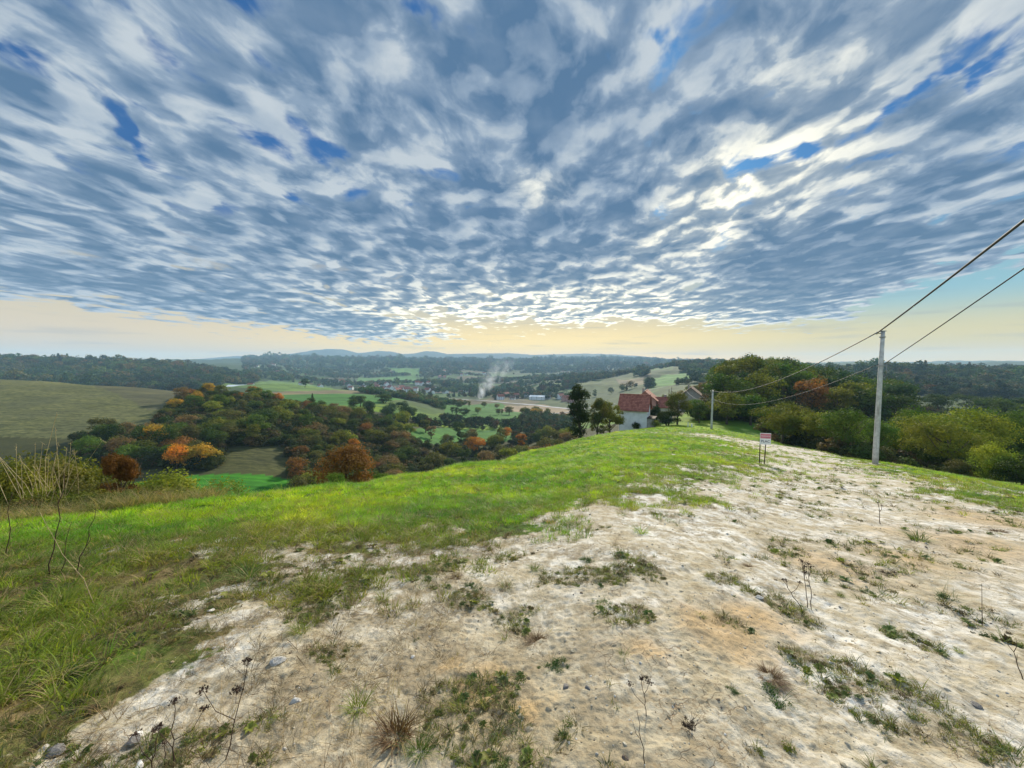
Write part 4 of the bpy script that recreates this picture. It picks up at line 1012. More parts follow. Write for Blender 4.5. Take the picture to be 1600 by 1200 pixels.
cable('power_cable', L1, L2, 1.7, .018, 'lower thin cable between the two concrete poles')
far1 = Vector((-5.2, -16.8, 9.6)); far2 = Vector((-4.9, -16.6, 7.8))
def through(a, px, py, D):   # end point 50 m on so that the cable passes over the place
    q = px_dir(px, py) * D + np.array([0, 0, EYE]); a = np.array(a); d = q - a; return Vector(a + d * 3.0)
cable('power_cable', P1 + Vector((-.3, 0, -.06)), through(P1, 1603, 334, 10.3), .30, .040, 'thick black cable rising from the pole top over the clearing')
cable('power_cable', P1 + Vector((.25, 0, -2.0)), through(P1 + Vector((.25, 0, -2.0)), 1603, 407, 10.8), .22, .022, 'thin grey cable rising to the right below the thick one')
cable('power_cable', P2 + Vector((-.3, 0, -1.6)), Vector(tuple(px_dir(1068, 604) * 120 + np.array([0, 0, EYE]))), 1.6, .03, 'service cable drooping from the small pole to the grey house')

# ------------------------------------------------------------------ sale board
def build_sign():
    D = 17.0; x = (1199.5 - 800) / FPX * D; z0 = float(gz(x, D)[0]); e = empty('sign_board', (x, D, z0), math.radians(-16)); tag(e, 'small red and white for sale board on two dark posts', 'sign')
    zt = zz(D, 677) - z0; zb = zz(D, 694.5) - z0; w = .43
    for sx, lx in ((-w / 2 + .02, 0.0), (.04, -.05)):
        g = Geo(); g.tube([(sx + lx, .03, -.25), (sx + lx * .5, .03, zb * .5), (sx, .03, zt - .05)], [.022, .022, .018], 8); g.obj('post', [M_DKWOOD], e)
    g = Geo(); g.box((-w / 2, -.012, zb), (w / 2, .006, zt)); b = g.obj('board', [M_WHITE], e)
    M_RED = plain_material('faded_red', (0.62, 0.22, 0.26), 0.6, 0.2, 6.0)
    h = zt - zb
    g = Geo(); g.box((-w / 2 + .012, -.0155, zb + h * .54), (w / 2 - .012, -.0125, zt - .02)); g.obj('red_band', [M_RED], b)
    M_INK = plain_material('dark_lettering', (0.03, 0.03, 0.05), 0.6); M_PALE = plain_material('pale_lettering', (0.85, 0.74, 0.76), 0.6)
    def text(s, zc, size, mat, nm):
        c = bpy.data.curves.new(nm, 'FONT'); c.body = s; c.size = size; c.align_x = 'CENTER'; c.align_y = 'CENTER'; c.extrude = .001; c.materials.append(mat)
        oc = bpy.data.objects.new(nm + '_curve', c); o = bpy.data.objects.new(nm, bpy.data.meshes.new_from_object(oc)); bpy.data.objects.remove(oc); scene.collection.objects.link(o); o.parent = b; o.location = (0, -.018, zc); o.rotation_euler = (math.pi / 2, 0, 0)
        return o
    text('PRODAJE SE', zb + h * .75, .066, M_PALE, 'lettering'); text('PLAC', zb + h * .28, .15, M_INK, 'lettering')
build_sign()

# ------------------------------------------------------------------ odds and ends by the houses
def box_thing(name, px, D, w, d, h, mat, label, cat, rz=0):
    x = (px - 800) / FPX * D; g = Geo(); g.box((-w / 2, -d / 2, -.3), (w / 2, d / 2, h)); o = g.obj(name, [mat]); o.location = (x, D, float(land(x, D))); o.rotation_euler = (0, 0, math.radians(rz)); tag(o, label, cat)
    return o
def post(px, D, top_py, r, mat, label, name='post'):
    x = (px - 800) / FPX * D; z0 = float(land(x, D)); H = zz(D, top_py) - z0; g = Geo(); g.tube([(0, 0, -.4), (0, 0, H * .96), (0, 0, H)], [r, r * .85, r * .3], 8); o = g.obj(name, [mat]); o.location = (x, D, z0); tag(o, label, 'post')
post(1077, 73, 660, .09, M_WHITE, 'thin white post under the garden tree, left one', 'white_post'); post(1083, 73, 662, .14, M_WHITE, 'thick white post under the garden tree, right one', 'white_post')
post(1046, 90, 608, .10, M_WOOD, 'tall bare wooden post right of the red roofs'); post(1050, 91, 604, .08, M_WOOD, 'taller bare wooden post touching the dark garden tree')
def picnic():
    D = 74; x = (963 - 800) / FPX * D; e = empty('garden_table', (x, D, float(land(x, D))), .2); tag(e, 'pale wooden garden table with benches left of the white house', 'table')
    g = Geo()
    for k in range(5): g.box((-1.0, -.42 + k * .17, .74), (1.0, -.27 + k * .17, .79))
    g.obj('tabletop', [M_WOOD], e)
    for s in (-1, 1):
        g = Geo(); g.box((-1.0, s * .72 - .14, .44), (1.0, s * .72 + .14, .49)); g.obj('bench', [M_WOOD], e)
    for s in (-.8, .8):
        g = Geo(); g.tube([(s, -.72, 0), (s, -.1, .735)], [.045, .045], 6); g.tube([(s, .72, 0), (s, .1, .735)], [.045, .045], 6); g.box((s - .04, -.8, .36), (s + .04, .8, .435)); g.obj('leg', [M_DKWOOD], e)
picnic()

# ------------------------------------------------------------------ far mountains
def mountains():
    m, w = new_mat('far_forest'); pos = w.node('ShaderNodeNewGeometry').outputs['Position']; n = w.noise(pos, .004, 6, .65)
    mat = finish(m, w, w.mix(w.mr(n, .35, .65), (0.030, 0.042, 0.030, 1), (0.060, 0.075, 0.045, 1)), 1.0)
    sil = [(300, 566), (380, 561), (440, 560.5), (480, 556), (500, 551.5), (520, 549), (536, 549.5), (550, 553), (562, 556.5), (578, 555), (596, 552), (612, 553), (630, 557), (650, 556.5), (668, 552.5), (682, 553), (700, 557),
           (740, 556.5), (790, 557), (830, 558), (880, 557), (915, 556), (930, 557), (960, 557.5), (985, 559.5), (1010, 562), (1040, 565), (1080, 569), (1150, 573)]
    D0 = 5400.0; nx, ny = 420, 40
    px = np.linspace(300, 1150, nx); top = np.interp(px, [s_[0] for s_ in sil], [s_[1] for s_ in sil]); zt = EYE - (top - 3.5 - 569) / FPX * D0
    t = np.linspace(-1, 1, ny); PX, Tt = np.meshgrid(px, t); Y = D0 + Tt * 1300; X = (PX - 800) / FPX * D0 * (1 + .0 * Tt)
    Z = (zt[None, :] + 60) * (1 - np.abs(Tt) ** 1.6) - 60 + fbm(X / 420, Y / 420, 4) * 26 * (1 - np.abs(Tt) * .5) * (np.abs(Tt) > .05)
    idx = np.arange(nx * ny).reshape(ny, nx); F = np.stack([idx[:-1, :-1], idx[:-1, 1:], idx[1:, 1:], idx[1:, :-1]], -1).reshape(-1, 4)
    o = mesh_obj('hills', np.stack([X, Y, Z], -1).reshape(-1, 3), F, [mat], True); tag(o, kind='structure')
mountains()

# ------------------------------------------------------------------ smoke of a garden fire in the valley
def smoke():
    m, w = new_mat('smoke'); tc = w.node('ShaderNodeTexCoord').outputs['Object']
    n = w.noise(w.vm('MULTIPLY', tc, (1.0, 1.0, .75)), .045, 6, .62, 1.2)
    x, y, z = w.sep(tc)
    # bent plume: densest at its foot, spreading down wind with height
    cx = w.m('MULTIPLY', w.m('POWER', w.m('MAXIMUM', w.m('DIVIDE', z, 70.0), 0.0), 1.3), 52.0)
    rr = w.m('ADD', 9.0, w.m('MULTIPLY', w.m('MAXIMUM', z, 0.0), .42))
    q = w.m('DIVIDE', w.m('SQRT', w.m('ADD', w.m('POWER', w.m('ABSOLUTE', w.m('SUBTRACT', x, cx)), 2.0), w.m('POWER', w.m('ABSOLUTE', y), 2.0))), rr)
    den = w.m('MULTIPLY', w.mr(q, 1.05, 0.1), w.mr(w.m('SUBTRACT', n, w.m('MULTIPLY', q, .12)), .38, .62))
    den = w.m('MULTIPLY', den, w.mr(z, 74.0, 0.0, 0.0, 1.0)); den = w.m('MULTIPLY', den, w.mr(z, -1, 4))
    v = w.node('ShaderNodeVolumePrincipled'); v.inputs['Color'].default_value = (.88, .93, 1.0, 1); w.put(v.inputs['Density'], w.m('MULTIPLY', den, .20)); v.inputs['Anisotropy'].default_value = .2
    o = w.node('ShaderNodeOutputMaterial'); w.l.new(v.outputs[0], o.inputs['Volume'])
    g = Geo(); rings = []
    pts = [(0, 0, -2), (2, 0, 8), (10, 0, 22), (24, 0, 40), (42, 0, 58), (58, 0, 76)]; rad = [10, 14, 22, 30, 38, 44]
    g.tube(pts, rad, 16)
    ob = g.obj('smoke', [m]); D = 640; ob.location = ((748 - 800) / FPX * D, D, float(land((748 - 800) / FPX * D, D))); tag(ob, 'pale blue smoke drifting up from a fire in the valley', 'smoke', kind='stuff')
smoke()
def haze():
    m, w = new_mat('haze'); v = w.node('ShaderNodeVolumePrincipled'); v.inputs['Color'].default_value = (.46, .72, 1.0, 1); v.inputs['Density'].default_value = HAZE; v.inputs['Anisotropy'].default_value = 0.0
    o = w.node('ShaderNodeOutputMaterial'); w.l.new(v.outputs[0], o.inputs['Volume'])
    g = Geo(); g.box((-7600, -7600, -140), (7600, 7600, 215)); ob = g.obj('haze', [m]); tag(ob, 'thin bluish haze over the whole valley', 'haze', kind='stuff')
HAZE = 1.55e-4
haze()

# ------------------------------------------------------------------ small plants: shapes
def blades(n, h0, h1, spread, width, bend, seed, lean=0.25, mat=None, segs=4, dead=0.12, name='tuft', flat=0.0):
    """a tuft of curved tapering blades round the origin, each with its own tone"""
    r = np.random.default_rng(seed)
    a = r.uniform(0, 2 * np.pi, n); rad = spread * np.sqrt(r.uniform(0, 1, n)); h = r.uniform(h0, h1, n)
    bx = np.cos(a) * rad; by = np.sin(a) * rad
    da = a + r.normal(0, .7, n); ln = np.abs(r.normal(lean, lean * .5, n)); bd = bend * r.uniform(.4, 1.5, n)
    w0 = width * r.uniform(.7, 1.3, n); t = np.linspace(0, 1, segs + 1)
    T = t[None, :]
    out = (ln[:, None] * T + bd[:, None] * T ** 2) * h[:, None]
    up = h[:, None] * (T - (0.45 * bd[:, None] + flat) * T ** 2.2)
    cx = bx[:, None] + np.cos(da)[:, None] * out; cy = by[:, None] + np.sin(da)[:, None] * out
    sa = da + np.pi / 2 + r.normal(0, .4, n)
    wd = w0[:, None] * (1 - T ** 1.6) * .5 + w0[:, None] * .04
    L = np.stack([cx - np.cos(sa)[:, None] * wd, cy - np.sin(sa)[:, None] * wd, up], -1); R = np.stack([cx + np.cos(sa)[:, None] * wd, cy + np.sin(sa)[:, None] * wd, up], -1)
    V = np.stack([L, R], 2).reshape(-1, 3); k = segs + 1
    base = (np.arange(n) * k * 2)[:, None] + (np.arange(segs) * 2)[None, :]
    F = np.stack([base, base + 1, base + 3, base + 2], -1).reshape(-1, 4)
    o = mesh_obj(name, V, F, [mat or M_BLADE_I], True, None, False)
    tone = r.uniform(0, .85, n); tone[r.random(n) < dead] = 1.0
    at = o.data.attributes.new('tone', 'FLOAT', 'POINT'); at.data.foreach_set('value', np.repeat(tone, k * 2).astype(np.float32))
    return o
def rosette(seed, nl=9, L=.07, mat=None, name='rosette', rise=.35):
    r = random.Random(seed); V = []; F = []; tone = []
    for i in range(nl):
        a = i * 2.4 + r.uniform(-.3, .3); l = L * r.uniform(.6, 1.2); wd = l * r.uniform(.16, .26); segs = 5; k0 = len(V); tn = r.uniform(0, .8)
        for q in range(segs + 1):
            t = q / segs; wq = wd * math.sin(math.pi * min(1, .12 + t * .86)) * (1 + .3 * math.sin(t * 22)); z = l * rise * math.sin(t * 2.2) * r.uniform(.9, 1.1); d = l * t
            for s_ in (-1, 0, 1):
                V.append((math.cos(a) * d - math.sin(a) * wq * s_, math.sin(a) * d + math.cos(a) * wq * s_, z + abs(s_) * wq * .35)); tone.append(tn)
        for q in range(segs):
            b = k0 + q * 3; F += [(b, b + 1, b + 4, b + 3), (b + 1, b + 2, b + 5, b + 4)]
    o = mesh_obj(name, V, F, [mat or M_BLADE_I], True, None, False)
    o.data.attributes.new('tone', 'FLOAT', 'POINT').data.foreach_set('value', np.array(tone, np.float32))
    return o
def leafy(seed, n=160, R=.06, H=.06, ls=.009, mat=None, name='leafy'):
    r = np.random.default_rng(seed); d = unit(n, r); d[:, 2] = np.abs(d[:, 2]); P = d * r.uniform(.3, 1, (n, 1)) * np.array([R, R, H]); V, F = leaf_quads(P, d + np.array([0, 0, .6]), ls, r, .7)
    o = mesh_obj(name, V, F, [mat or M_BLADE_I], False, None, False)
    o.data.attributes.new('tone', 'FLOAT', 'POINT').data.foreach_set('value', np.repeat(r.uniform(0, .8, n), 4).astype(np.float32))
    return o
def stone(seed, name='stone', mat=None, size=1.0, flat=.6):
    import bmesh
    r = random.Random(seed); bm = bmesh.new(); bmesh.ops.create_icosphere(bm, subdivisions=2, radius=.5 * size)
    cuts = [(Vector((r.uniform(-1, 1), r.uniform(-1, 1), r.uniform(-1, 1))).normalized(), r.uniform(.26, .42) * size) for _ in range(9)]
    for v in bm.verts:
        for nrm, dd in cuts:
            q = v.co.dot(nrm)
            if q > dd: v.co -= nrm * (q - dd)
        v.co *= 1 + r.uniform(-.05, .05); v.co.z *= flat
    me = bpy.data.meshes.new(name); bm.to_mesh(me); bm.free(); me.materials.append(mat)
    return bpy.data.objects.new(name, me)
M_STONE_I = (lambda mw: finish(mw[0], mw[1], mw[1].mix(mw[1].mr(mw[1].noise(mw[1].node('ShaderNodeTexCoord').outputs['Object'], 3.0, 4, .6), .35, .65), mw[1].mix(1.0, mw[1].attr('tint', 'INSTANCER').outputs['Color'], (.6, .58, .55, 1), 'MULTIPLY'), mw[1].attr('tint', 'INSTANCER').outputs['Color']), .95, spec=.1))(new_mat('loose_stone'))
M_STONE = plain_material('pebble', (0.52, 0.50, 0.46), 0.9, 0.45, 14.0, 0.7, 0.004)
M_WSTONE = plain_material('white_pebble', (0.78, 0.76, 0.72), 0.85, 0.2, 14.0, 0.5, 0.004)
M_DSTONE = plain_material('dark_pebble', (0.20, 0.19, 0.18), 0.9, 0.5, 14.0, 0.7, 0.004)

# ------------------------------------------------------------------ small plants: where they grow
r5 = np.random.default_rng(505)
def polar(n, r0, r1, a0=-64, a1=64, pw=1.0):
    a = r5.uniform(math.radians(a0), math.radians(a1), n); R = (r5.uniform(r0 ** (2 * pw), r1 ** (2 * pw), n)) ** (1 / (2 * pw)); return R * np.sin(a), R * np.cos(a), R
def visible(x, y, R):
    """on the near face of the hill, down to a little past its crest"""
    th = np.clip(np.arctan2(x, y), math.radians(-65), math.radians(65)); px = 800 + FPX * np.tan(th)
    crest = np.interp(px, [0, 200, 400, 500, 600, 700, 800, 900, 1000, 1100, 1200, 1300, 1400, 1500, 1600], [7, 7.5, 9, 11, 15, 20, 30, 45, 60, 75, 66, 48, 32, 25, 20])
    return R * np.cos(th) < crest * 1.3 + 1.5
def put(name, protos, x, y, scl, tint, idx, label, cat, tiltn=.12, sink=0.0):
    z = gz(x, y, sink); n = len(x)
    rot = np.stack([r5.normal(0, tiltn, n), r5.normal(0, tiltn, n), r5.uniform(0, 6.28, n)], 1)
    return scatter(name, protos, np.stack([x, y, z], 1), rot, scl, tint, idx, label, cat)
def meadow():
    X = []; Y = []; S = []; I = []
    for n, r0, r1, s0, s1 in [(15000, 1.0, 9, .7, 1.15), (15000, 8, 18, .9, 1.35), (20000, 17, 40, 1.1, 1.7), (14000, 38, 85, 1.3, 2.1)]:
        x, y, R = polar(n, r0, r1); cm = chalk_mask(x, y)
        patch = fbm(x / .5, y / .5, 3)
        far = sstep(9, 22, R)
        grow = r5.random(n) < 1 - sstep(.30, .95, chalk_soft(x, y))
        k = visible(x, y, R) & grow & (r5.random(n) < .55 + .9 * sstep(-.5, .3, patch)); x, y, R = x[k], y[k], R[k]
        X.append(x); Y.append(y); m_ = len(x); S.append(r5.uniform(s0, s1, m_))
        tall = (x < -1.6) & (R < 7)
        I.append(np.where(r5.random(m_) < np.where(tall, .35, .10), 3 + (r5.random(m_) < .4), r5.integers(0, 3, m_)))
    x = np.concatenate(X); y = np.concatenate(Y); s_ = np.concatenate(S); i_ = np.concatenate(I); R = np.hypot(x, y); n = len(x)
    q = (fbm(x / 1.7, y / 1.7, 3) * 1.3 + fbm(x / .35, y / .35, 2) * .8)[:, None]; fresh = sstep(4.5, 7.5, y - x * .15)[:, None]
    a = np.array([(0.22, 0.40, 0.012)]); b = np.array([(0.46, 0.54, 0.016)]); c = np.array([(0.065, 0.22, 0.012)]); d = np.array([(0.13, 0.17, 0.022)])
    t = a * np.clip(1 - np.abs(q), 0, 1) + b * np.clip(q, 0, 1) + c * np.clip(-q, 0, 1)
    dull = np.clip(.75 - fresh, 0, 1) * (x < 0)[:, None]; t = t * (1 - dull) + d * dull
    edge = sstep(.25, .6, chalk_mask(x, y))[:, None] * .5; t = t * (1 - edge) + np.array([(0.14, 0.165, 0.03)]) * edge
    t = t * r5.uniform(.55, 1.45, (n, 1)) * np.stack([r5.uniform(.85, 1.2, n), np.ones(n), np.ones(n)], 1)
    dry = r5.random(n) < .04; t[dry] = (0.33, 0.26, 0.12)
    pr = [blades(46, .035, .095, .075, .0052, .5, 1), blades(40, .04, .12, .08, .0055, .7, 2), blades(52, .03, .075, .085, .0048, .4, 3), blades(36, .07, .17, .06, .0058, .9, 4), blades(30, .09, .22, .05, .0055, .8, 5, dead=.3)]
    hs = np.where(i_ >= 3, .8, 1.0) * s_
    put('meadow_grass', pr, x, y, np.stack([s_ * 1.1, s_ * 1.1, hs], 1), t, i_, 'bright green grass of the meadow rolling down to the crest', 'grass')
meadow()
def clearing_growth():
    X = []; Y = []; S = []; I = []; T = []
    for n, r0, r1, s0, s1, th0 in [(16000, 1.0, 4.5, .3, .75, .115), (16000, 4, 12, .5, 1.15, .12), (17000, 11, 26, .8, 1.6, .03), (9000, 24, 70, 1.2, 2.2, .0)]:
        x, y, R = polar(n, r0, r1); cm = chalk_mask(x, y)
        cl = fbm(x / .42 + 9, y / .42, 3) * .8 + fbm(x / 2.2, y / 2.2 + 4, 2) * .5 + fbm(x / .9, y / .35, 2) * .3
        toward = sstep(1.0, .35, cm) * .35 + sstep(10, 3, x) * .05
        k = visible(x, y, R) & (chalk_soft(x, y) >= .35) & (cl + toward > th0 + .12) ; x, y, R = x[k], y[k], R[k]; m_ = len(x)
        X.append(x); Y.append(y); S.append(r5.uniform(s0, s1, m_)); I.append(r5.choice([0, 1, 2, 3, 4, 5], m_, p=[.34, .24, .05, .10, .06, .21]))
    x = np.concatenate(X); y = np.concatenate(Y); s_ = np.concatenate(S); i_ = np.concatenate(I); n = len(x)
    pal = np.array([(0.105, 0.145, 0.03), (0.19, 0.22, 0.035), (0.060, 0.105, 0.028), (0.15, 0.13, 0.05), (0.09, 0.07, 0.035)])
    t = pal[r5.choice(5, n, p=[.30, .25, .2, .15, .1])] * r5.uniform(.7, 1.3, (n, 1)); t[i_ == 5] = np.array((0.14, 0.095, 0.055)) * r5.uniform(.5, 1.3, ((i_ == 5).sum(), 1))
    pr = [blades(26, .02, .06, .045, .0045, .8, 11, .5), blades(18, .04, .10, .03, .0045, .8, 12, .45), rosette(13), leafy(14, 150, .05, .025, .006), leafy(15, 90, .07, .03, .007), blades(34, .02, .06, .06, .0022, 1.4, 16, .9, flat=.3)]
    put('sparse_weeds', pr, x, y, s_, t, i_, 'thin grass and low weeds dotted over the pale bare clearing', 'weeds', .2)
clearing_growth()
def dry_litter():
    x, y, R = polar(9000, .9, 8.5, -64, 20); k = (fbm(x / .4, y / .4, 3) + sstep(0.4, -1.2, x) * .8 > .40); x, y = x[k], y[k]; n = len(x)
    x2, y2, R2 = polar(12000, 1.0, 9, -64, 64); k = fbm(x2 / .35, y2 / .35 + 8, 3) > .0; x2, y2 = x2[k], y2[k]
    x = np.concatenate([x, x2]); y = np.concatenate([y, y2]); n2 = len(x2)
    i_ = np.concatenate([r5.integers(0, 3, n), np.full(n2, 2)])
    s_ = np.concatenate([r5.uniform(.25, .8, n), r5.uniform(.2, .6, n2)])
    pal = np.array([(0.24, 0.18, 0.09), (0.14, 0.09, 0.045), (0.33, 0.27, 0.14), (0.09, 0.06, 0.035)]); t = pal[r5.integers(0, 4, n + n2)] * r5.uniform(.7, 1.3, (n + n2, 1))
    pr = [blades(22, .05, .16, .07, .003, 1.6, 31, 1.2, flat=.4, dead=0), blades(16, .03, .10, .08, .0022, 1.8, 32, 1.6, flat=.5, dead=0), blades(7, .02, .06, .05, .0022, 1.2, 33, 2.2, flat=.6, dead=0)]
    put('dry_litter', pr, x, y, s_, t, i_, 'dead stalks and brown bits lying on the ground in the foreground', 'litter', .3)
dry_litter()
def verge():
    """tall dry grass along the left edge of the hill"""
    px = r5.uniform(-120, 330, 1500); D = np.interp(px, [0, 200, 400], [7, 7.5, 9]) + r5.uniform(.1, 3.0, 1500) * np.interp(px, [0, 330], [1, .55]); x = (px - 800) / FPX * D; y = D; n = len(x)
    pal = np.array([(0.34, 0.27, 0.13), (0.20, 0.18, 0.06), (0.12, 0.17, 0.03), (0.16, 0.20, 0.03)]); t = pal[r5.integers(0, 4, n)] * r5.uniform(.7, 1.2, (n, 1)); i_ = r5.integers(0, 3, n)
    pr = [blades(30, .25, .55, .07, .006, .7, 41, .3, dead=.3), blades(26, .18, .4, .09, .007, .9, 42, .35, dead=.1), blades(22, .3, .7, .05, .005, .5, 43, .2, dead=.5)]
    put('dry_verge_grass', pr, x, y, r5.uniform(.6, 1.15, n), t, i_, 'tangle of straw coloured grass along the left hill edge', 'grass', .15)
verge()
def gravel():
    X, Y, R = polar(26000, .9, 13, pw=.62); cm = chalk_mask(X, Y); k = (cm > .3) & (fbm(X / .5 + 3, Y / .5, 3) > -.25); X, Y, R = X[k], Y[k], R[k]; n = len(X)
    s_ = np.exp(r5.normal(math.log(.0075), .55, n)).clip(.003, .035) * (1 + R * .05)
    pal = np.array([(0.50, 0.46, 0.37), (0.38, 0.31, 0.20), (0.25, 0.20, 0.14), (0.60, 0.58, 0.54), (0.16, 0.13, 0.11)]); t = pal[r5.choice(5, n, p=[.38, .27, .14, .15, .06])] * r5.uniform(.8, 1.1, (n, 1))
    pr = [stone(50 + i, 'stone', M_STONE_I) for i in range(5)]
    put('gravel', pr, X, Y, s_, t, r5.integers(0, 5, n), 'small crumbs of marl and gravel strewn over the clearing', 'gravel', .5, .001)
gravel()
def bare_clods():
    X, Y, R = polar(5200, .9, 16, pw=.7); cm = chalk_mask(X, Y); k = (cm > .5) & (fbm(X / .3 + 30, Y / .3, 3) > .05); X, Y = X[k], Y[k]; n = len(X)
    s_ = r5.uniform(.015, .05, n); t = np.array([(0.40, 0.35, 0.25)]) * r5.uniform(.7, 1.15, (n, 1))
    put('crumbly_soil', [stone(70 + i, 'clod', M_STONE_I, 1.0, .35) for i in range(4)], X, Y, s_, t, r5.integers(0, 4, n), 'flat lumps of pale marl lying loose on the clearing', 'soil', .25, .004)
bare_clods()

def verge_scrub():
    px = r5.uniform(-160, 215, 420); D = r5.uniform(8.3, 14, 420); x = (px - 800) / FPX * D; n = len(x); h = r5.uniform(.4, 1.1, n)
    pal = np.array([(0.085, 0.10, 0.025), (0.13, 0.15, 0.028), (0.12, 0.085, 0.035), (0.05, 0.065, 0.022)]); t = pal[r5.integers(0, 4, n)] * r5.uniform(.7, 1.3, (n, 1))
    pr = [bpy.data.objects.new('scrub', tree_meshes('bush', 'near', 80 + i, M_LEAF_I)[0]) for i in range(3)]
    rot = np.stack([r5.normal(0, .15, n), r5.normal(0, .15, n), r5.uniform(0, 6.28, n)], 1)
    scatter('verge_scrub', pr, np.stack([x, D, land(x, D) - .08], 1), rot, np.stack([h * 1.2, h * 1.2, h], 1), t, r5.integers(0, 3, n), 'olive and brown scrub tangled over the left hill edge', 'scrub')
verge_scrub()

# ------------------------------------------------------------------ single weeds, stems and stones that stand out
def at_px(px, py):
    q = unproj(px, py); x, y = float(q[0]), float(q[1]); return x, y, float(gz(x, y)[0])
def weed(name, px, py, size_px, mesh_fn, tint, label, cat='weed', h=None):
    x, y, z = at_px(px, py); R = math.hypot(x, y); w_m = size_px / FPX * y
    o = mesh_fn; scene.collection.objects.link(o); o.name = name; o.location = (x, y, z - .004); o.rotation_euler = (0, 0, random.uniform(0, 6.28)); o.color = (*tint, 1)
    b = max(o.dimensions.x, o.dimensions.y) or .1; o.scale = (w_m / b,) * 3
    if h: o.scale.z *= h
    tag(o, label, cat)
    return o
G1, G2, G3, BR, DK = (0.10, 0.16, 0.03), (0.19, 0.24, 0.035), (0.045, 0.10, 0.022), (0.13, 0.075, 0.035), (0.045, 0.032, 0.026)
def GR(s, n=90, h=.13): return blades(int(n * 1.6), h * .4, h, .06, .0042, .8, s, .45, M_BLADE, dead=.1)
def WR(s, n=110, h=.12): return blades(n * 2, h * .3, h, .09, .0048, 1.5, s, .8, M_BLADE, flat=.1, dead=.05)
def LF(s): return CL(s, 1000)
def CL(s, n=1500):
    """ragged crumbly clump: several leaf heaps of unequal size with a few stalks"""
    r = np.random.default_rng(s); k = 9; C = np.stack([r.normal(0, .055, k), r.normal(0, .045, k), np.zeros(k)], 1); R = r.uniform(.018, .05, k); q = r.choice(k, n, p=R ** 2 / (R ** 2).sum())
    d = unit(n, r); d[:, 2] = np.abs(d[:, 2]); P = C[q] + d * (R[q] * r.uniform(.3, 1.15, n))[:, None] * np.array([1, 1, r.uniform(.8, 1.3)]); V, F = leaf_quads(P, d + np.array([0, 0, .3]), .0050, r, .55)
    b = blades(40, .03, .12, .06, .0028, .9, s + 500, .7, M_BLADE, dead=.3); bv = np.empty(len(b.data.vertices) * 3); b.data.vertices.foreach_get('co', bv); bv = bv.reshape(-1, 3); nb = len(b.data.polygons); bf = np.empty(nb * 4, int); b.data.polygons.foreach_get('vertices', bf)
    o = mesh_obj('clump', np.concatenate([V, bv]), np.concatenate([F, bf.reshape(-1, 4) + len(V)]), [M_BLADE], False, None, False)
    o.data.attributes.new('tone', 'FLOAT', 'POINT').data.foreach_set('value', np.concatenate([np.repeat(r.uniform(0, .8, n), 4), np.repeat(r.uniform(0, 1, len(bv) // 2), 2)]).astype(np.float32))
    return o
def RS(s): return rosette(s, 13, .09, M_BLADE)
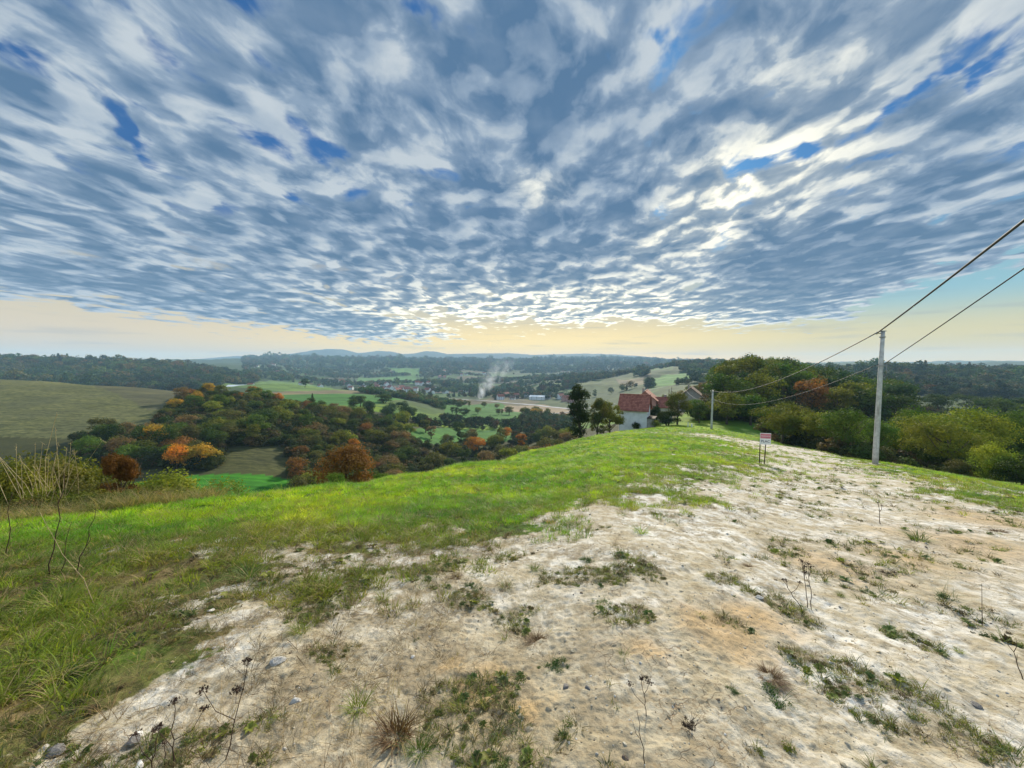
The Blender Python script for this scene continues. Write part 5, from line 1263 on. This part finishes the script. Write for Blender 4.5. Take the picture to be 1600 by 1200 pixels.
for a in [
    ('grass_tuft', 598, 938, 56, GR(101), G2, 'yellow green grass tuft on the white ground, left of centre'),
    ('grass_tuft', 470, 990, 70, GR(102), G2, 'long row of yellow grass at the edge of the left turf'),
    ('weed_clump', 738, 922, 62, CL(103), G3, 'dark green and brown clump in the middle of the clearing'),
    ('weed_clump', 712, 905, 50, WR(104), BR, 'brown dead clump just behind the dark green clump'),
    ('grass_tuft', 790, 918, 50, GR(105, 60), G1, 'olive tuft right of the dark green clump'),
    ('grass_tuft', 836, 890, 56, GR(106), G1, 'broad olive tuft behind the middle of the clearing'),
    ('leafy_weed', 776, 966, 26, LF(107), G3, 'tiny dark leafed plant left of the grey twig bundle'),
    ('leafy_weed', 944, 940, 44, LF(108), G1, 'green leafy weed on the white ground right of centre'),
    ('grass_tuft', 935, 896, 34, GR(109), G1, 'fresh green tuft above the leafy weed'),
    ('weed_clump', 920, 875, 60, CL(110), G3, 'grey green flattened clump above the fresh tuft'),
    ('grass_tuft', 645, 870, 24, GR(111), G2, 'small yellow tuft near the turf tongue'),
    ('leafy_weed', 650, 1000, 26, LF(112), G3, 'small dark seedling on the white ground lower left of centre'),
    ('weed_clump', 862, 1040, 78, CL(113), G3, 'dark green clump at the foot of the grey twig bundle'),
    ('twig_bundle', 838, 1000, 90, WR(114, 160), BR, 'grey brown bundle of dead twigs in the centre foreground'),
    ('weed_clump', 1010, 1055, 44, CL(115), DK, 'blackish dead clump beside the ochre patch'),
    ('grass_tuft', 975, 1025, 50, GR(116, 40), G1, 'sparse green tuft on the ochre patch'),
    ('weed_clump', 1076, 1135, 84, CL(117), DK, 'large black brown dead clump near the bottom centre right'),
    ('weed_clump', 808, 1120, 60, GR(118, 60), G3, 'dark tuft low in the picture centre'),
    ('weed_clump', 1205, 1060, 110, WR(119, 200), BR, 'reddish brown twiggy clump with dark centre at lower right'),
    ('leafy_weed', 1215, 1090, 110, LF(120), G3, 'dark green spreading weed in front of the reddish clump'),
    ('leafy_weed', 1258, 950, 48, LF(121), G3, 'dark green weed at the foot of the tall twin stems'),
    ('weed_clump', 1170, 885, 56, WR(122), BR, 'brown clump left of the ochre track'),
    ('weed_clump', 1228, 884, 30, CL(123), DK, 'small black clump between ochre and white ground'),
    ('leafy_weed', 1355, 924, 56, LF(124), G3, 'creeping dark leafed weed right of the ochre track'),
    ('leafy_weed', 1480, 934, 74, LF(125), G3, 'low dark green cushion on the right of the clearing'),
    ('grass_tuft', 1314, 932, 34, GR(126), G1, 'pointed olive tuft beside the creeping weed'),
    ('grass_tuft', 1400, 992, 60, GR(127, 50), G1, 'thin grass tuft in the right foreground'),
    ('weed_clump', 1445, 1003, 34, CL(128), DK, 'violet brown crumbly weed right of the thin tuft'),
    ('grass_tuft', 1498, 1016, 30, GR(129), G2, 'bright green small tuft at the right'),
    ('grass_tuft', 1400, 1065, 70, GR(130, 60), G1, 'wide pale green tuft at lower right'),
    ('weed_clump', 1395, 895, 44, CL(131), DK, 'dark brown clump on the ochre track at the right'),
    ('grass_tuft', 1435, 845, 80, GR(132), G1, 'flat grass tuft by the upper right ochre stain'),
    ('weed_clump', 1560, 830, 70, WR(133), BR, 'brown matted tuft near the right edge'),
    ('grass_tuft', 620, 1150, 150, GR(134, 110), BR, 'big brown grass clump at the bottom left of centre'),
    ('grass_tuft', 655, 1170, 110, GR(135, 80), G1, 'green blades growing out of the big brown clump'),
    ('grass_tuft', 560, 1110, 100, GR(136, 70), G2, 'tall thin yellow green blades left of the brown clump'),
    ('leafy_weed', 725, 1088, 22, RS(137), G3, 'single shiny green leafed seedling beside the brown clump'),
    ('leafy_weed', 780, 1192, 90, LF(138), G3, 'dark green weed cut by the bottom edge of the view'),
    ('grass_tuft', 228, 1058, 34, GR(139, 30), G2, 'little yellow green tuft on the brown earth at left'),
    ('leafy_weed', 245, 1028, 60, LF(140), G1, 'fresh green weed at the edge of the left turf'),
    ('grass_tuft', 90, 950, 150, GR(141, 100), G2, 'large arching grass tuft at the left edge'),
    ('leafy_weed', 110, 1060, 150, LF(142), G3, 'dark leafy patch at lower left'),
    ('leafy_weed', 60, 925, 120, LF(143), G3, 'dark broad leaved plant behind the arching tuft'),
    ('leafy_weed', 40, 1105, 90, LF(144), (0.22, 0.20, 0.03), 'yellowing leafy plant at the lower left corner'),
    ('weed_clump', 1150, 1085, 60, CL(145), G3, 'dark green wiry clump left of the reddish clump'),
    ('grass_tuft', 390, 905, 110, GR(146, 90), G1, 'dense green tuft in front of the bare tongue at left'),
    ('grass_tuft', 300, 1000, 60, GR(147), G1, 'olive tuft at the border of turf and marl'),
    ('weed_clump', 1385, 870, 40, CL(148), G3, 'olive clump above the dark brown clump on the ochre'),
]: weed(*a)
def stem(px, py, top_px, top_py, label, forks, heads=True, rad=.0022, mat=None, name='dead_stem', straight=False):
    """forked dead stem with crumpled seed heads; forks: (height share, sideways, length share)"""
    x, y, z = at_px(px, py); d = px_dir(top_px, top_py); top = Vector(d * y + np.array([0, 0, EYE])); base = Vector((x, y, z)); H = top.z - z; ax = top - base
    e = empty(name, base); tag(e, label, 'dead plant'); mt = mat or M_STEM
    rr = random.Random(px * 7 + py); g = Geo()
    k = 7; pts = [ax * (i / k) + Vector((rr.uniform(-1, 1), rr.uniform(-1, 1), 0)) * (0 if straight else .025) * H * (1 if 0 < i < k else 0) for i in range(k + 1)]
    pts[0] = Vector((0, 0, -.02)); g.tube(pts, [rad * (1.25 - .7 * i / k) for i in range(k + 1)], 6)
    ends = [pts[-1]]
    for (hs, side, ls) in forks:
        p0 = pts[int(hs * k)]; q1 = p0 + Vector((side * ls * H * .55, rr.uniform(-.1, .1) * H, ls * H * .35)); q2 = q1 + Vector((side * ls * H * .35, rr.uniform(-.05, .05) * H, ls * H * .6))
        g.tube([p0, q1, q2], [rad * .8, rad * .65, rad * .45], 5); ends.append(q2)
    g.obj('stem', [mt], e, True)
    if heads:
        for en in ends:
            r = np.random.default_rng(rr.randint(0, 9999)); n = 46; s_ = .012 + .05 * H * .5; s_ = min(s_, .022); P = unit(n, r) * r.uniform(.1, 1, (n, 1)) * np.array([s_ * 1.3, s_ * 1.3, s_ * .7]) + np.array(en)
            V, F = leaf_quads(P, unit(n, r), s_ * .28, r, .6); mesh_obj('seed_head', V, F, [mt], False, e)
    return e
stem(270, 1200, 272, 1095, 'tall forked black seed stem at the bottom left', [(.45, 1.0, .55), (.3, -.8, .3)])
stem(232, 1215, 250, 1132, 'shorter forked dark stem left of the tall black one', [(.4, -.7, .5)])
stem(350, 1185, 388, 1032, 'slender reddish brown stem right of the black seed stem', [(.55, -.6, .4), (.7, .3, .25)])
stem(258, 1195, 256, 1160, 'small crumpled stem between the forked stems', [], rad=.0018)
stem(1268, 952, 1262, 880, 'left one of the twin brown stems in the clearing', [(.7, -.5, .25), (.75, .5, .2)], rad=.003)
stem(1262, 948, 1253, 876, 'right one of the twin brown stems in the clearing', [(.6, .4, .25)], rad=.003)
stem(1255, 952, 1222, 905, 'leaning forked stem beside the twin brown stems', [(.6, .5, .4), (.8, -.4, .3)], rad=.003)
stem(1535, 975, 1534, 912, 'thin upright green brown stem at the right', [], heads=False, rad=.0025, straight=True)
stem(1600, 1062, 1574, 1000, 'crooked bare twig at the right edge', [(.5, -.5, .3), (.75, .6, .25)], heads=False, rad=.0028)
stem(1010, 1120, 1003, 1060, 'thin forked stem left of the large black clump', [(.4, -.8, .5), (.6, .5, .3)], rad=.0018)
stem(1008, 1195, 995, 1110, 'long crooked stem at the bottom centre', [(.5, -.5, .3)], heads=False, rad=.0018)
stem(1376, 818, 1372, 785, 'tiny upright stem on the far clearing', [(.6, .4, .3)], rad=.006)
stem(78, 905, 100, 740, 'tall dark knotty stem rising at the left edge', [(.75, .2, .15)], rad=.0045, heads=False)
stem(118, 900, 150, 795, 'second dark leaning stem right of the knotty one', [(.5, -.2, .2)], rad=.004, heads=False)
stem(93, 905, 112, 815, 'thin grey stem between the two dark stems', [], rad=.003, heads=False)
stem(8, 870, 20, 770, 'dark stem cut by the left edge', [], rad=.004, heads=False)
stem(150, 950, 62, 800, 'pale curved grass stalk leaning left', [], rad=.0025, heads=False, mat=M_STRAW, name='grass_stalk')
# tall reed-like dry grass on the hill edge
def reeds():
    x0, D = (60 - 800) / FPX * 9.0, 9.0
    rr = random.Random(9); z = float(land(x0, D)); e = empty('reed_clump', (x0, D, z)); tag(e, 'clump of tall straw coloured reeds at the left hill edge', 'reeds')
    for i in range(26):
        px = rr.gauss(55, 32) if i > 3 else (58, 92, 118, 150)[i]; ty = rr.uniform(690, 740) if i > 3 else (650, 668, 690, 690)[i]; d = px_dir(px, ty) * D
        base = Vector((rr.gauss(0, .16), rr.gauss(0, .2), -.1)); top = Vector((d[0], D, EYE + d[2])) - Vector((x0, D, z)); top.y += rr.gauss(0, .3)
        mid = base.lerp(top, .6) + Vector((rr.uniform(-.16, .16), 0, .12))
        g = Geo(); tipdrop = top + Vector((rr.uniform(-.12, .12), 0, -.06)); g.tube([base, mid, top, tipdrop], [.006, .005, .0035, .002], 5)
        n = 16; r = np.random.default_rng(i); P = np.array(top)[None, :] + (np.array(tipdrop - top)[None, :]) * r.uniform(-.6, 1.1, (n, 1)) + r.normal(0, .008, (n, 3)); V, F = leaf_quads(P, unit(n, r), .012, r, .3); g.add(V, [tuple(f) for f in F])
        g.obj('reed', [M_STRAW], e)
    b = blades(420, .25, .85, .75, .010, .8, 900, .25, M_BLADE, dead=.2, name='leaves'); scene.collection.objects.link(b); b.parent = e; b.color = (0.40, 0.30, 0.14, 1)
reeds()
for i, (px, py, s_px, mat, label) in enumerate([(82, 1178, 34, M_DSTONE, 'grey stone at the lower left'), (68, 1172, 20, M_STONE, 'smaller grey stone touching the one at lower left'), (208, 1158, 30, M_DSTONE, 'dark grey stone left of the forked stems'), (214, 1150, 18, M_WSTONE, 'whitish chip on top of the dark grey stone'),
    (216, 1196, 22, M_WSTONE, 'white pebble at the bottom edge'), (434, 1036, 26, M_STONE, 'pale grey stone on the marl left of centre'), (26, 960, 16, M_WSTONE, 'white pebble in the grass at the left edge'), (1186, 935, 16, M_STONE, 'small stone near the ochre stain'),
    (884, 1074, 14, M_DSTONE, 'dark pebble in the centre foreground'), (918, 1076, 12, M_DSTONE, 'second dark pebble right of the twig bundle'), (330, 952, 13, M_WSTONE, 'white chip at the turf border'), (1525, 1098, 18, M_DSTONE, 'bluish flat stone at the lower right'), (460, 1098, 22, M_STONE, 'grey stone beside the dark seedling at left')]):
    x, y, z = at_px(px, py); o = stone(200 + i, 'stone', mat, 1.0, .5); scene.collection.objects.link(o); w_ = s_px / FPX * y; o.scale = (w_, w_ * .8, w_); o.location = (x, y, z + w_ * .08); o.rotation_euler = (0, 0, i * 1.3); tag(o, label, 'stone')
